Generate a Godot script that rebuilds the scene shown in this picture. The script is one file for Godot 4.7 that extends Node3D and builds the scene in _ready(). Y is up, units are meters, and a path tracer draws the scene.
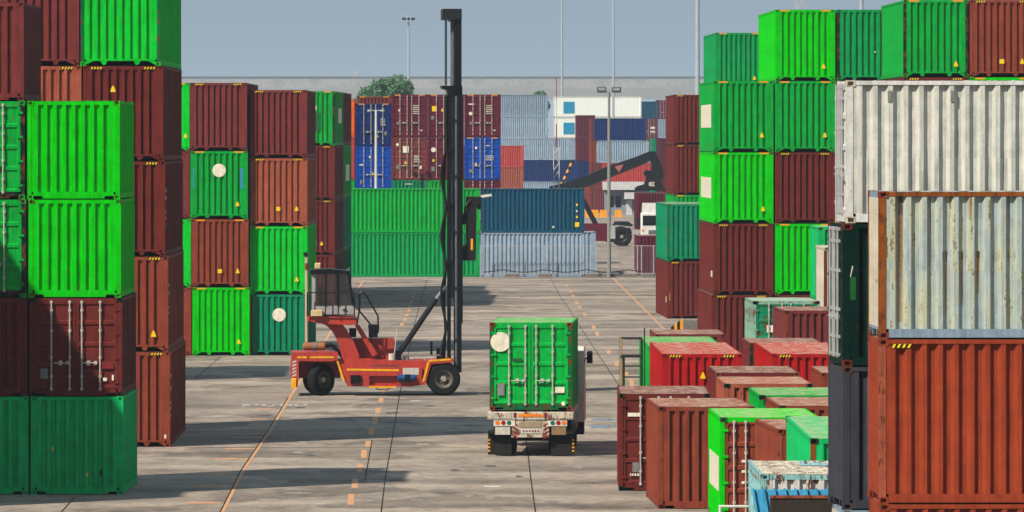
extends Node3D
# Container yard seen through a long lens. A pixel (px, py) of the photograph is a direction; FOCAL, VX, VY and EYE describe the lens,
# ground_depth() gives the distance of a thing from the row where it touches the ground.
const FOCAL := 7000.0
const VX := 455.0
const VY := 139.0
const EYE := 9.37
const W := 2.438
const L20 := 6.058
const L40 := 12.192
const STD := 2.591
const HC := 2.896

var mats := {}
var meshes := {}
var names := {}
var tex := {}
var wobble := FastNoiseLite.new()

# ---------------------------------------------------------------- lens and ground
func rise(d: float) -> float:          # the yard is not quite level
	if d < 150.0: return 0.06
	if d < 175.0: return 0.06 * (175.0 - d) / 25.0
	if d < 220.0: return 0.0
	if d < 380.0: return 0.34 * (d - 220.0) / 160.0
	if d < 467.0: return 0.34
	if d < 473.0: return 0.34 + 0.45 * (d - 467.0) / 6.0
	return 0.79
func ground_depth(py: float) -> float:
	var d := FOCAL * EYE / (py - VY)
	for i in 30: d = FOCAL * (EYE - rise(d)) / (py - VY)
	return d
func gp(px: float, py: float, up := 0.0) -> Vector3:
	var d := ground_depth(py)
	return Vector3((px - VX) * d / FOCAL, rise(d) + up, -d)
func xat(px: float, d: float) -> float: return (px - VX) * d / FOCAL
func yat(py: float, d: float) -> float: return EYE - (py - VY) * d / FOCAL

# ---------------------------------------------------------------- nodes
func numbered(called: String) -> String:
	var n: int = names.get(called, 0)
	names[called] = n + 1
	return called if n == 0 else "%s_%03d" % [called, n]
func tag(o: Node3D, label: String, category: String, group := "") -> void:
	o.set_meta("label", label)
	o.set_meta("category", category)
	if group != "": o.set_meta("group", group)
func thing(called: String, label: String, category: String, at := Vector3.ZERO, turn := 0.0, group := "") -> Node3D:
	var o := Node3D.new()
	o.name = numbered(called)
	add_child(o)
	o.position = at
	o.rotation.y = turn
	tag(o, label, category, group)
	return o
func part(called: String, m: Mesh, mat: Material, parent: Node3D, label := "") -> MeshInstance3D:
	var o := MeshInstance3D.new()
	o.name = called
	o.mesh = m
	if mat: o.material_override = mat
	parent.add_child(o, true)
	if label != "": o.set_meta("label", label)
	return o
func structure(called: String, m: Mesh, mat: Material) -> MeshInstance3D:
	var o := part(called, m, mat, self)
	o.set_meta("kind", "structure")
	return o

# ---------------------------------------------------------------- shapes
func start() -> SurfaceTool:
	var st := SurfaceTool.new()
	st.begin(Mesh.PRIMITIVE_TRIANGLES)
	st.set_smooth_group(-1)
	return st
func done(st: SurfaceTool) -> ArrayMesh:
	st.generate_normals()
	return st.commit()
func quad(st: SurfaceTool, a: Vector3, b: Vector3, c: Vector3, d: Vector3) -> void:  # clockwise from outside
	for p in [[a, Vector2(0, 0)], [b, Vector2(0, 1)], [c, Vector2(1, 1)], [a, Vector2(0, 0)], [c, Vector2(1, 1)], [d, Vector2(1, 0)]]:
		st.set_uv(p[1])
		st.add_vertex(p[0])
func tri(st: SurfaceTool, a: Vector3, b: Vector3, c: Vector3) -> void:
	for p in [a, b, c]:
		st.set_uv(Vector2(p.x, p.y))
		st.add_vertex(p)
func box(st: SurfaceTool, lo: Vector3, hi: Vector3) -> void:
	var a := Vector3(minf(lo.x, hi.x), minf(lo.y, hi.y), minf(lo.z, hi.z))
	var b := Vector3(maxf(lo.x, hi.x), maxf(lo.y, hi.y), maxf(lo.z, hi.z))
	quad(st, Vector3(a.x, a.y, b.z), Vector3(a.x, b.y, b.z), Vector3(b.x, b.y, b.z), Vector3(b.x, a.y, b.z))
	quad(st, Vector3(b.x, a.y, a.z), Vector3(b.x, b.y, a.z), Vector3(a.x, b.y, a.z), Vector3(a.x, a.y, a.z))
	quad(st, Vector3(a.x, a.y, a.z), Vector3(a.x, b.y, a.z), Vector3(a.x, b.y, b.z), Vector3(a.x, a.y, b.z))
	quad(st, Vector3(b.x, a.y, b.z), Vector3(b.x, b.y, b.z), Vector3(b.x, b.y, a.z), Vector3(b.x, a.y, a.z))
	quad(st, Vector3(a.x, b.y, b.z), Vector3(a.x, b.y, a.z), Vector3(b.x, b.y, a.z), Vector3(b.x, b.y, b.z))
	quad(st, Vector3(a.x, a.y, a.z), Vector3(a.x, a.y, b.z), Vector3(b.x, a.y, b.z), Vector3(b.x, a.y, a.z))
func boxm(lo: Vector3, hi: Vector3) -> ArrayMesh:
	var st := start()
	box(st, lo, hi)
	return done(st)
func bevel(st: SurfaceTool, lo: Vector3, hi: Vector3, r: float) -> void:      # box with chamfered vertical and top edges
	var ring := func(y: float, k: float) -> Array:
		return [Vector3(lo.x + k, y, hi.z - r), Vector3(lo.x + r, y, hi.z - k), Vector3(hi.x - r, y, hi.z - k), Vector3(hi.x - k, y, hi.z - r),
			Vector3(hi.x - k, y, lo.z + r), Vector3(hi.x - r, y, lo.z + k), Vector3(lo.x + r, y, lo.z + k), Vector3(lo.x + k, y, lo.z + r)]
	var rings := [ring.call(lo.y, 0.0), ring.call(hi.y - r, 0.0), ring.call(hi.y, r * 0.8)]
	for k in 2:
		for i in 8:
			var j := (i + 1) % 8
			quad(st, rings[k][i], rings[k + 1][i], rings[k + 1][j], rings[k][j])
	for i in range(1, 7):
		tri(st, rings[2][0], rings[2][i + 1], rings[2][i])
		tri(st, rings[0][0], rings[0][i], rings[0][i + 1])
func bevelm(lo: Vector3, hi: Vector3, r := 0.03) -> ArrayMesh:
	var st := start()
	bevel(st, lo, hi, r)
	return done(st)
func tube(st: SurfaceTool, a: Vector3, b: Vector3, r: float, n := 8, r2 := -1.0) -> void:
	var q := r if r2 < 0 else r2
	var ax := (b - a).normalized()
	var u := ax.cross(Vector3.UP if absf(ax.y) < 0.9 else Vector3.RIGHT).normalized()
	var v := ax.cross(u)
	for i in n:
		var s := TAU * i / n
		var t := TAU * (i + 1) / n
		var p := u * cos(s) + v * sin(s)
		var k := u * cos(t) + v * sin(t)
		quad(st, a + p * r, b + p * q, b + k * q, a + k * r)
		tri(st, a, a + p * r, a + k * r)
		tri(st, b, b + k * q, b + p * q)
func tubem(points: Array, r: float, n := 8) -> ArrayMesh:
	var st := start()
	for i in points.size() - 1: tube(st, points[i], points[i + 1], r, n)
	return done(st)
func extrude(st: SurfaceTool, pts: PackedVector2Array, z0: float, z1: float) -> void:
	if Geometry2D.is_polygon_clockwise(pts): pts.reverse()
	var near := maxf(z0, z1)
	var far := minf(z0, z1)
	var idx := Geometry2D.triangulate_polygon(pts)
	for k in range(0, idx.size(), 3):
		var a := pts[idx[k]]
		var b := pts[idx[k + 1]]
		var c := pts[idx[k + 2]]
		if (b - a).cross(c - a) > 0:
			var s := b
			b = c
			c = s
		tri(st, Vector3(a.x, a.y, near), Vector3(b.x, b.y, near), Vector3(c.x, c.y, near))
		tri(st, Vector3(a.x, a.y, far), Vector3(c.x, c.y, far), Vector3(b.x, b.y, far))
	for i in pts.size():
		var p := pts[i]
		var q := pts[(i + 1) % pts.size()]
		quad(st, Vector3(q.x, q.y, near), Vector3(q.x, q.y, far), Vector3(p.x, p.y, far), Vector3(p.x, p.y, near))
func prism(pts: Array, z0: float, z1: float) -> ArrayMesh:
	var st := start()
	extrude(st, PackedVector2Array(pts), z0, z1)
	return done(st)
func disc(st: SurfaceTool, c: Vector3, u: Vector3, v: Vector3, r: float, n := 20) -> void:
	for i in n:
		var s := TAU * i / n
		var t := TAU * (i + 1) / n
		tri(st, c, c + (u * cos(t) + v * sin(t)) * r, c + (u * cos(s) + v * sin(s)) * r)
func lathe_z(st: SurfaceTool, prof: Array, n := 24) -> void:     # profile of (z, radius) turned round the z axis
	for k in prof.size() - 1:
		var a: Vector2 = prof[k]
		var b: Vector2 = prof[k + 1]
		for i in n:
			var s := TAU * i / n
			var t := TAU * (i + 1) / n
			quad(st, Vector3(cos(s) * a.y, sin(s) * a.y, a.x), Vector3(cos(t) * a.y, sin(t) * a.y, a.x), Vector3(cos(t) * b.y, sin(t) * b.y, b.x), Vector3(cos(s) * b.y, sin(s) * b.y, b.x))

# ---------------------------------------------------------------- materials
func col(r: float, g: float, b: float) -> Color: return Color(r, g, b)
func noise_bytes(w: int, h: int, freq: float, oct: int, sd: int, kind := FastNoiseLite.TYPE_SIMPLEX_SMOOTH) -> PackedByteArray:
	var n := FastNoiseLite.new()
	n.seed = sd
	n.noise_type = kind
	n.frequency = freq
	n.fractal_octaves = oct
	var im := n.get_seamless_image(w, h, false, false, 0.12, true)
	im.convert(Image.FORMAT_L8)
	return im.get_data()
func smooth(a: float, b: float, x: float) -> float: return smoothstep(a, b, x)
func make_textures() -> void:
	var n := 512
	var coarse := noise_bytes(n, n, 0.012, 4, 11)
	var fine := noise_bytes(n, n, 0.09, 3, 12)
	var streak := noise_bytes(n, 32, 0.05, 3, 13)
	var drip := noise_bytes(n, 64, 0.11, 2, 14)
	var speck := noise_bytes(n, n, 0.22, 2, 15)
	# paint: slight fading in patches and faint runs; rust: blooms and drips with an outline of their own
	var paint := PackedByteArray()
	var light := PackedByteArray()
	var heavy := PackedByteArray()
	var dust := PackedByteArray()
	paint.resize(n * n * 3)
	light.resize(n * n * 4)
	heavy.resize(n * n * 4)
	dust.resize(n * n * 4)
	for y in n:
		for x in n:
			var i := y * n + x
			var c := coarse[i] / 255.0
			var f := fine[i] / 255.0
			var s := streak[(y / 16) * n + x] / 255.0
			var d := drip[(y / 8) * n + x] / 255.0
			var k := speck[i] / 255.0
			var v := clampf(0.92 + 0.13 * (c - 0.5) + 0.17 * (s - 0.5) + 0.08 * (f - 0.5), 0.0, 1.0)
			paint[i * 3] = int(v * 255)
			paint[i * 3 + 1] = int(clampf(v * (0.985 + 0.03 * (f - 0.5)), 0, 1) * 255)
			paint[i * 3 + 2] = int(clampf(v * 0.975, 0, 1) * 255)
			var r1 := smooth(0.785, 0.84, 0.55 * c + 0.25 * d + 0.30 * k)
			var r2 := smooth(0.57, 0.66, 0.5 * c + 0.35 * d + 0.2 * k)
			var tone := 0.55 + 0.6 * f
			var rr := int(clampf(0.40 * tone, 0, 1) * 255)
			var rg := int(clampf(0.22 * tone, 0, 1) * 255)
			var rb := int(clampf(0.12 * tone, 0, 1) * 255)
			light[i * 4] = rr
			light[i * 4 + 1] = rg
			light[i * 4 + 2] = rb
			light[i * 4 + 3] = int(r1 * 0.85 * 255)
			heavy[i * 4] = rr
			heavy[i * 4 + 1] = rg
			heavy[i * 4 + 2] = rb
			heavy[i * 4 + 3] = int(r2 * 255)
			dust[i * 4] = int((0.54 + 0.12 * k) * 255)
			dust[i * 4 + 1] = int((0.49 + 0.12 * k) * 255)
			dust[i * 4 + 2] = int((0.43 + 0.10 * k) * 255)
			dust[i * 4 + 3] = int(clampf(0.10 + 0.75 * smooth(0.40, 0.75, 0.6 * c + 0.5 * f - 0.02), 0, 0.72) * 255)
	tex.paint = ImageTexture.create_from_image(Image.create_from_data(n, n, false, Image.FORMAT_RGB8, paint))
	tex.light = ImageTexture.create_from_image(Image.create_from_data(n, n, false, Image.FORMAT_RGBA8, light))
	tex.heavy = ImageTexture.create_from_image(Image.create_from_data(n, n, false, Image.FORMAT_RGBA8, heavy))
	tex.dust = ImageTexture.create_from_image(Image.create_from_data(n, n, false, Image.FORMAT_RGBA8, dust))
	# concrete: pores, cement clouds and darker traffic film with ragged outlines
	n = 1024
	var big := noise_bytes(n, n, 0.006, 5, 21)
	var mid := noise_bytes(n, n, 0.03, 4, 22)
	var pore := noise_bytes(n, n, 0.25, 2, 23)
	var run := noise_bytes(128, n, 0.02, 4, 24)
	var ca := PackedByteArray()
	var cb := PackedByteArray()
	ca.resize(n * n * 3)
	cb.resize(n * n * 3)
	for y in n:
		for x in n:
			var i := y * n + x
			var b := big[i] / 255.0
			var m := mid[i] / 255.0
			var p := pore[i] / 255.0
			var v := 0.84 + 0.20 * (b - 0.5) + 0.22 * (m - 0.5) + 0.24 * (p - 0.5)
			v -= 0.12 * smooth(0.62, 0.70, 0.6 * m + 0.4 * b + 0.08 * (p - 0.5))
			v = clampf(v, 0, 1)
			ca[i * 3] = int(v * 255)
			ca[i * 3 + 1] = int(clampf(v * 0.985, 0, 1) * 255)
			ca[i * 3 + 2] = int(clampf(v * (0.95 + 0.05 * (1.0 - m)), 0, 1) * 255)
			var u := run[y * 128 + x / 8] / 255.0
			var q := clampf(0.85 + 0.34 * (u - 0.5) + 0.30 * (b - 0.5) - 0.20 * smooth(0.56, 0.66, b + 0.25 * (m - 0.5)), 0.35, 1.0)
			cb[i * 3] = int(q * 255)
			cb[i * 3 + 1] = int(q * 255)
			cb[i * 3 + 2] = int(clampf(q * 1.01, 0, 1) * 255)
	tex.concrete = ImageTexture.create_from_image(Image.create_from_data(n, n, false, Image.FORMAT_RGB8, ca))
	tex.traffic = ImageTexture.create_from_image(Image.create_from_data(n, n, false, Image.FORMAT_RGB8, cb))

const PAINTS := {
	"vivid": [0.0, 0.71, 0.01], "lime": [0.0, 0.71, 0.17], "jade": [0.0, 0.69, 0.37], "grass": [0.0, 0.62, 0.23], "green": [0.0, 0.58, 0.20], "teal": [0.0, 0.48, 0.33], "sea": [0.0, 0.54, 0.27], "forest": [0.0, 0.36, 0.19], "bottle": [0.01, 0.13, 0.10],
	"maroon": [0.375, 0.145, 0.125], "plum": [0.34, 0.10, 0.165], "wine": [0.42, 0.185, 0.18], "brown": [0.485, 0.225, 0.16], "clay": [0.57, 0.30, 0.22], "rust": [0.54, 0.225, 0.13], "red": [0.62, 0.085, 0.085],
	"coral": [0.66, 0.24, 0.22], "navy": [0.04, 0.15, 0.36], "blue": [0.02, 0.25, 0.60], "petrol": [0.05, 0.27, 0.37], "silver": [0.52, 0.60, 0.67], "steel": [0.47, 0.55, 0.61], "white": [0.76, 0.765, 0.75],
	"cream": [0.72, 0.70, 0.63], "mint": [0.46, 0.63, 0.55], "spring": [0.05, 0.66, 0.36], "charcoal": [0.22, 0.23, 0.26], "orange": [0.86, 0.36, 0.08], "ochre": [0.50, 0.28, 0.11], "aqua": [0.50, 0.71, 0.71],
}
func paint(name: String, wear := 0.0, faded := false) -> StandardMaterial3D:   # wear 0: a few rust spots, 1: rusted; faded: chalked and dusty, as on roofs
	var key := "%s/%s/%s" % [name, wear, faded]
	if mats.has(key): return mats[key]
	var m := StandardMaterial3D.new()
	var c: Array = PAINTS[name]
	var k := hash(key) % 1000
	m.albedo_color = Color(c[0], c[1], c[2])
	m.albedo_texture = tex.paint
	m.uv1_triplanar = true
	m.uv1_world_triplanar = true
	m.uv1_scale = Vector3.ONE * 0.31
	m.uv1_offset = Vector3(k * 0.137, k * 0.291, k * 0.071)
	m.detail_enabled = true
	m.detail_blend_mode = BaseMaterial3D.BLEND_MODE_MIX
	m.detail_albedo = tex.dust if faded else (tex.heavy if wear > 0.5 else tex.light)
	m.detail_uv_layer = BaseMaterial3D.DETAIL_UV_2
	m.uv2_triplanar = true
	m.uv2_world_triplanar = true
	m.uv2_scale = Vector3.ONE * (0.23 if faded else 0.42)
	m.uv2_offset = Vector3(k * 0.213, k * 0.117, k * 0.331)
	m.roughness = 0.8 if faded else 0.6
	m.metallic_specular = 0.16
	mats[key] = m
	return m
func flat(name: String, c: Color, rough := 0.7, metal := 0.0, grime := true) -> StandardMaterial3D:
	if mats.has(name): return mats[name]
	var m := StandardMaterial3D.new()
	m.albedo_color = c
	m.roughness = rough
	m.metallic = metal
	m.metallic_specular = 0.35
	if grime:
		m.albedo_texture = tex.paint
		m.uv1_triplanar = true
		m.uv1_world_triplanar = true
		m.uv1_scale = Vector3.ONE * 0.5
	mats[name] = m
	return m

# ---------------------------------------------------------------- shipping containers
# local axes: the end that faces the viewer at z = 0, length towards -z, width along x, base at y = 0
func sheet(st: SurfaceTool, o: Vector3, u: Vector3, v: Vector3, w: Vector3, length: float, height: float, pitch: float, depth: float, slope: float, sd: int) -> void:
	var count := int(floor((length - 0.05) / pitch))
	var margin := (length - count * pitch) / 2.0
	var prof: Array[Vector2] = [Vector2(0, 0), Vector2(margin, 0)]
	var flat_w := (pitch - 2 * slope) / 2.0
	for i in count:
		var s := margin + i * pitch
		prof.append(Vector2(s + flat_w / 2, 0))
		prof.append(Vector2(s + flat_w / 2 + slope, -depth))
		prof.append(Vector2(s + flat_w * 1.5 + slope, -depth))
		prof.append(Vector2(s + flat_w * 1.5 + 2 * slope, 0))
	prof.append(Vector2(length, 0))
	var rows := 6
	var at := func(p: Vector2, r: int) -> Vector3:
		var y := height * r / rows
		var edge := minf(1.0, minf(r, rows - r)) * clampf(minf(p.x, length - p.x) * 3.0, 0, 1)
		var k := wobble.get_noise_3d(p.x * 1.6, y * 1.6, sd * 37.0) * 0.020 * edge
		return o + u * p.x + v * y + w * (p.y + k)
	for i in prof.size() - 1:
		if prof[i + 1].x - prof[i].x < 0.0001: continue
		for r in rows:
			quad(st, at.call(prof[i], r), at.call(prof[i], r + 1), at.call(prof[i + 1], r + 1), at.call(prof[i + 1], r))
func casting_mesh() -> ArrayMesh:     # hollow corner casting, 0.162 x 0.118 x 0.178, outer corner at (0,0,0), towards +x, +y, -z; holes in the -x, +z faces
	var st := start()
	var sx := 0.162
	var sy := 0.118
	var sz := 0.178
	var ring := func(o: Vector3, u: Vector3, v: Vector3, lu: float, lv: float, n: Vector3, hw: float, hh: float) -> void:
		var c := o + u * lu / 2 + v * lv / 2
		var out := [o, o + v * lv, o + u * lu + v * lv, o + u * lu]
		var hole := [c - u * hw - v * hh, c - u * hw + v * hh, c + u * hw + v * hh, c + u * hw - v * hh]
		for i in 4:
			var j := (i + 1) % 4
			quad(st, out[i], out[j], hole[j], hole[i])
			quad(st, hole[i], hole[j], hole[j] - n * 0.07, hole[i] - n * 0.07)
		quad(st, hole[0] - n * 0.07, hole[1] - n * 0.07, hole[2] - n * 0.07, hole[3] - n * 0.07)
	ring.call(Vector3(0, 0, 0), Vector3(1, 0, 0), Vector3(0, 1, 0), sx, sy, Vector3(0, 0, 1), 0.045, 0.034)
	ring.call(Vector3(0, 0, -sz), Vector3(0, 0, 1), Vector3(0, 1, 0), sz, sy, Vector3(-1, 0, 0), 0.05, 0.034)
	quad(st, Vector3(0, sy, 0), Vector3(0, sy, -sz), Vector3(sx, sy, -sz), Vector3(sx, sy, 0))
	quad(st, Vector3(0, 0, -sz), Vector3(0, 0, 0), Vector3(sx, 0, 0), Vector3(sx, 0, -sz))
	quad(st, Vector3(sx, 0, 0), Vector3(sx, sy, 0), Vector3(sx, sy, -sz), Vector3(sx, 0, -sz))
	quad(st, Vector3(sx, 0, -sz), Vector3(sx, sy, -sz), Vector3(0, sy, -sz), Vector3(0, 0, -sz))
	return done(st)
func cached(key: String, make: Callable) -> ArrayMesh:
	if not meshes.has(key): meshes[key] = make.call()
	return meshes[key]
func door_mesh(w: float, h: float) -> ArrayMesh:      # a door leaf with pressed panels, left edge at x = 0, facing +z, plus its hinges
	var st := start()
	var cuts := [0.0, 0.05, 0.09, h * 0.235, h * 0.25, h * 0.285, h * 0.30, h * 0.48, h * 0.495, h * 0.53, h * 0.545, h * 0.73, h * 0.745, h * 0.78, h * 0.795, h - 0.09, h - 0.05, h]
	var deep := [0, 0, 1, 1, 0, 0, 1, 1, 0, 0, 1, 1, 0, 0, 1, 1, 0, 0]
	var m := 0.07
	for i in cuts.size() - 1:
		var y0: float = cuts[i]
		var y1: float = cuts[i + 1]
		var z0: float = -0.03 * deep[i]
		var z1: float = -0.03 * deep[i + 1]
		quad(st, Vector3(m + 0.03, y0, z0), Vector3(m + 0.03, y1, z1), Vector3(w - m - 0.03, y1, z1), Vector3(w - m - 0.03, y0, z0))
		quad(st, Vector3(m, y0, 0), Vector3(m, y1, 0), Vector3(m + 0.03, y1, z1), Vector3(m + 0.03, y0, z0))
		quad(st, Vector3(w - m - 0.03, y0, z0), Vector3(w - m - 0.03, y1, z1), Vector3(w - m, y1, 0), Vector3(w - m, y0, 0))
	quad(st, Vector3(0, 0, 0), Vector3(0, h, 0), Vector3(m, h, 0), Vector3(m, 0, 0))
	quad(st, Vector3(w - m, 0, 0), Vector3(w - m, h, 0), Vector3(w, h, 0), Vector3(w, 0, 0))
	box(st, Vector3(0, 0, -0.05), Vector3(w, h, -0.034))
	return done(st)
func rod_mesh(h: float) -> ArrayMesh:                 # lock rod with its guides and cam ends
	var st := start()
	tube(st, Vector3(0, -0.05, 0.05), Vector3(0, h + 0.05, 0.05), 0.021, 6)
	for y in [-0.03, 0.30, h * 0.35, h * 0.66, h - 0.24, h - 0.02]:
		box(st, Vector3(-0.036, y, 0.004), Vector3(0.036, y + 0.06, 0.062))
	return done(st)
func handle_mesh() -> ArrayMesh:
	var st := start()
	tube(st, Vector3(0, 0, 0.085), Vector3(0.36, 0.0, 0.085), 0.016, 6)
	box(st, Vector3(0.13, -0.06, 0.01), Vector3(0.22, 0.06, 0.075))
	box(st, Vector3(0.33, -0.04, 0.01), Vector3(0.40, 0.05, 0.09))
	return done(st)
func hinge_mesh() -> ArrayMesh:
	return boxm(Vector3(-0.02, 0, 0.0), Vector3(0.13, 0.06, 0.035))
func hazard_mesh() -> ArrayMesh:      # black plate with slanted yellow bars, two surfaces
	var st := start()
	box(st, Vector3(0, 0, 0), Vector3(0.36, 0.075, 0.004))
	var m := done(st)
	var y := start()
	for i in 4:
		var x := 0.01 + i * 0.09
		quad(y, Vector3(x, 0.004, 0.007), Vector3(x + 0.035, 0.071, 0.007), Vector3(x + 0.08, 0.071, 0.007), Vector3(x + 0.045, 0.004, 0.007))
	y.generate_normals()
	y.commit(m)
	m.surface_set_material(0, flat("print_black", Color(0.03, 0.03, 0.03), 0.6, 0, false))
	m.surface_set_material(1, flat("print_yellow", Color(0.80, 0.66, 0.02), 0.6, 0, false))
	return m
func warning_mesh() -> ArrayMesh:
	var st := start()
	extrude(st, PackedVector2Array([Vector2(-0.085, 0), Vector2(0.085, 0), Vector2(0.075, 0.05), Vector2(0.022, 0.19), Vector2(-0.022, 0.19), Vector2(-0.075, 0.05)]), 0, 0.004)
	return done(st)

# opts: dx (shift of this tier), wear, door (paint of the doors), post (paint of the posts), marks ("hazard", "bars", "triangle", "square", "dot", ...), side_label, bare
func container(label: String, c: String, kind: String, length: float, h: float, at: Vector3, turn: float, opts := {}) -> Node3D:
	var o := thing("shipping_container", label, "shipping container", at, turn)
	var wear: float = opts.get("wear", 0.0)
	var body := paint(c, wear)
	var roof: StandardMaterial3D = paint(opts.roof, 1.0) if opts.has("roof") else paint(c, 0.0, true)
	var post: StandardMaterial3D = paint(opts.post, 1.0) if opts.has("post") else body
	var sd: int = names["shipping_container"] % 3
	var long_: bool = length > 8.0
	var id := "%s%s" % [length, h]
	var hw := W / 2
	var pw := 0.11
	# frame
	var pm := cached("post" + id, func(): return boxm(Vector3(0, 0.118, 0), Vector3(pw, h - 0.118, -0.13)))
	for q in [[-hw, 0.0], [hw - pw, 0.0], [-hw, -length + 0.13], [hw - pw, -length + 0.13]]:
		part("corner_post", pm, post, o).position = Vector3(q[0], 0, q[1])
	var cm := cached("casting", casting_mesh)
	var cast_mat: StandardMaterial3D = paint(opts.get("cast", c), 1.0)
	for q in [[-1, 1, 1], [1, 1, 1], [-1, 0, 1], [1, 0, 1], [-1, 1, -1], [1, 1, -1], [-1, 0, -1], [1, 0, -1]]:
		var k := part("corner_casting", cm, cast_mat, o)
		k.position = Vector3(q[0] * (hw + 0.004), (h - 0.118) if q[1] == 1 else 0.0, 0.004 if q[2] == 1 else -length - 0.004)
		k.scale = Vector3(-q[0], 1, q[2])
	var rail := cached("rail" + id, func(): return boxm(Vector3(-0.03, 0, -0.16), Vector3(0.03, 0.075, -length + 0.16)))
	for s in [-1, 1]:
		part("top_rail", rail, paint(opts.rail, 1.0) if opts.has("rail") else body, o).position = Vector3(s * (hw - 0.03), h - 0.085, 0)
	var low := cached("low" + id, func(): return boxm(Vector3(-0.03, 0, -0.18), Vector3(0.03, 0.15, -length + 0.18)))
	for s in [-1, 1]:
		part("bottom_rail", low, body, o).position = Vector3(s * (hw - 0.03), 0.02, 0)
	# sheets
	var y0 := 0.17
	var y1 := h - 0.085
	for s in [-1, 1]:
		var sm := cached("side%s%d%d" % [id, s, sd], func():
			var st := start()
			if s == 1: sheet(st, Vector3(hw - 0.012, y0, -pw), Vector3(0, 0, -1), Vector3.UP, Vector3.RIGHT, length - 2 * pw, y1 - y0, 0.278, 0.072, 0.060, sd)
			else: sheet(st, Vector3(-hw + 0.012, y0, -length + pw), Vector3(0, 0, 1), Vector3.UP, Vector3.LEFT, length - 2 * pw, y1 - y0, 0.278, 0.072, 0.060, sd + 5)
			return done(st))
		part("side_panel", sm, opts.get("side_mat", body), o)
	part("roof", cached("roof%s%d" % [id, sd], func():
		var st := start()
		sheet(st, Vector3(-hw + 0.05, h - 0.006, -0.05), Vector3(0, 0, -1), Vector3.RIGHT, Vector3.UP, length - 0.1, W - 0.1, 0.42, 0.014, 0.03, sd + 9)
		return done(st)), roof, o)
	part("underframe", cached("under" + id, func():
		var st := start()
		box(st, Vector3(-hw + 0.08, 0.11, -0.12), Vector3(hw - 0.08, 0.16, -length + 0.12))
		var z := -0.5 if not long_ else -3.2
		while z > -length + 0.4:
			box(st, Vector3(-hw + 0.06, 0.003, z), Vector3(hw - 0.06, 0.108, z - 0.05))
			z -= 0.6
		return done(st)), flat("underframe", Color(0.10, 0.085, 0.08), 0.9), o)
	part("rear_wall", cached("rear%s%d" % [id, sd], func():
		var st := start()
		sheet(st, Vector3(hw - pw, 0.17, -length + 0.02), Vector3.LEFT, Vector3.UP, Vector3(0, 0, -1), W - 2 * pw, h - 0.28, 0.25, 0.045, 0.05, sd)
		return done(st)), body, o)
	# the end in view
	part("header", cached("header" + id, func(): return boxm(Vector3(-hw + 0.162, h - 0.112, -0.02), Vector3(hw - 0.162, h - 0.012, -0.10))), body, o)
	var front := -0.012
	if kind == "end":
		part("end_wall", cached("end%s%d" % [id, sd], func():
			var st := start()
			sheet(st, Vector3(-hw + pw, 0.19, front), Vector3.RIGHT, Vector3.UP, Vector3.BACK, W - 2 * pw, h - 0.112 - 0.19, 0.247, 0.075, 0.030, sd)
			return done(st)), paint(opts.end, wear) if opts.has("end") else body, o)
		if long_:
			part("sill", cached("sill" + id, func():
				var st := start()
				box(st, Vector3(-hw + 0.162, 0.15, -0.008), Vector3(hw - 0.162, 0.205, -0.09))
				for s in [-1, 1]:
					extrude(st, PackedVector2Array([Vector2(s * 0.62, 0.149), Vector2(s * 0.40, 0.149), Vector2(s * 0.46, 0.03), Vector2(s * 0.54, 0.03)]), -0.02, -0.07)
					extrude(st, PackedVector2Array([Vector2(s * (hw - 0.162), 0.149), Vector2(s * (hw - 0.40), 0.149), Vector2(s * (hw - 0.162), 0.03)]), -0.02, -0.07)
				return done(st)), body, o)
		else:
			part("sill", cached("sill" + id, func():
				var st := start()
				box(st, Vector3(-hw + 0.40, 0.02, -0.004), Vector3(hw - 0.40, 0.195, -0.09))
				for s in [-1, 1]: box(st, Vector3(s * (hw - 0.162), 0.085, -0.004), Vector3(s * (hw - 0.399), 0.195, -0.09))
				return done(st)), body, o)
	else:
		var dw := hw - pw - 0.012
		var dh := h - 0.112 - 0.20
		var dm := cached("door" + id, func(): return door_mesh(dw, dh))
		var rm := cached("rod" + id, func(): return rod_mesh(dh))
		var hm := cached("handle", handle_mesh)
		var gm := cached("hinge", hinge_mesh)
		var dmat := paint(opts.get("door", c), wear)
		var zinc := flat("zinc", Color(0.68, 0.67, 0.63), 0.5, 0.0)
		for s in [-1, 1]:
			var d := part("door", dm, dmat, o, opts.get("door_label", ""))
			d.position = Vector3(-hw + pw + 0.006 if s == -1 else 0.006, 0.195, -0.02)
			for x in opts.get("rods", [0.42, 0.86]):
				var r := part("lock_rod", rm, opts.get("rod_mat", zinc), d)
				r.position = Vector3(dw * x if s == -1 else dw * (1.0 - x), 0, 0)
			var hd := part("handle", hm, opts.get("rod_mat", zinc), d)
			hd.position = Vector3(dw * 0.48, dh * 0.30, 0) if s == -1 else Vector3(dw * 0.14, dh * 0.30, 0)
			for k in 4:
				var g := part("hinge", gm, body, d)
				g.position = Vector3(-0.05 if s == -1 else dw - 0.06, dh * (0.06 + 0.28 * k), 0.002)
		part("door_gasket", cached("gasket" + id, func():
			var st := start()
			box(st, Vector3(-0.012, 0.2, -0.03), Vector3(0.006, h - 0.12, -0.014))
			for s in [-1, 1]: box(st, Vector3(s * (hw - pw + 0.002), 0.19, -0.035), Vector3(s * (hw - pw - 0.012), h - 0.112, -0.016))
			return done(st)), flat("rubber", Color(0.035, 0.035, 0.035), 0.85), o)
		part("sill", cached("dsill" + id, func():
			var st := start()
			box(st, Vector3(-hw + 0.40, 0.02, -0.002), Vector3(hw - 0.40, 0.185, -0.09))
			for s in [-1, 1]: box(st, Vector3(s * (hw - 0.162), 0.085, -0.002), Vector3(s * (hw - 0.399), 0.185, -0.09))
			return done(st)), post, o)
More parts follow.
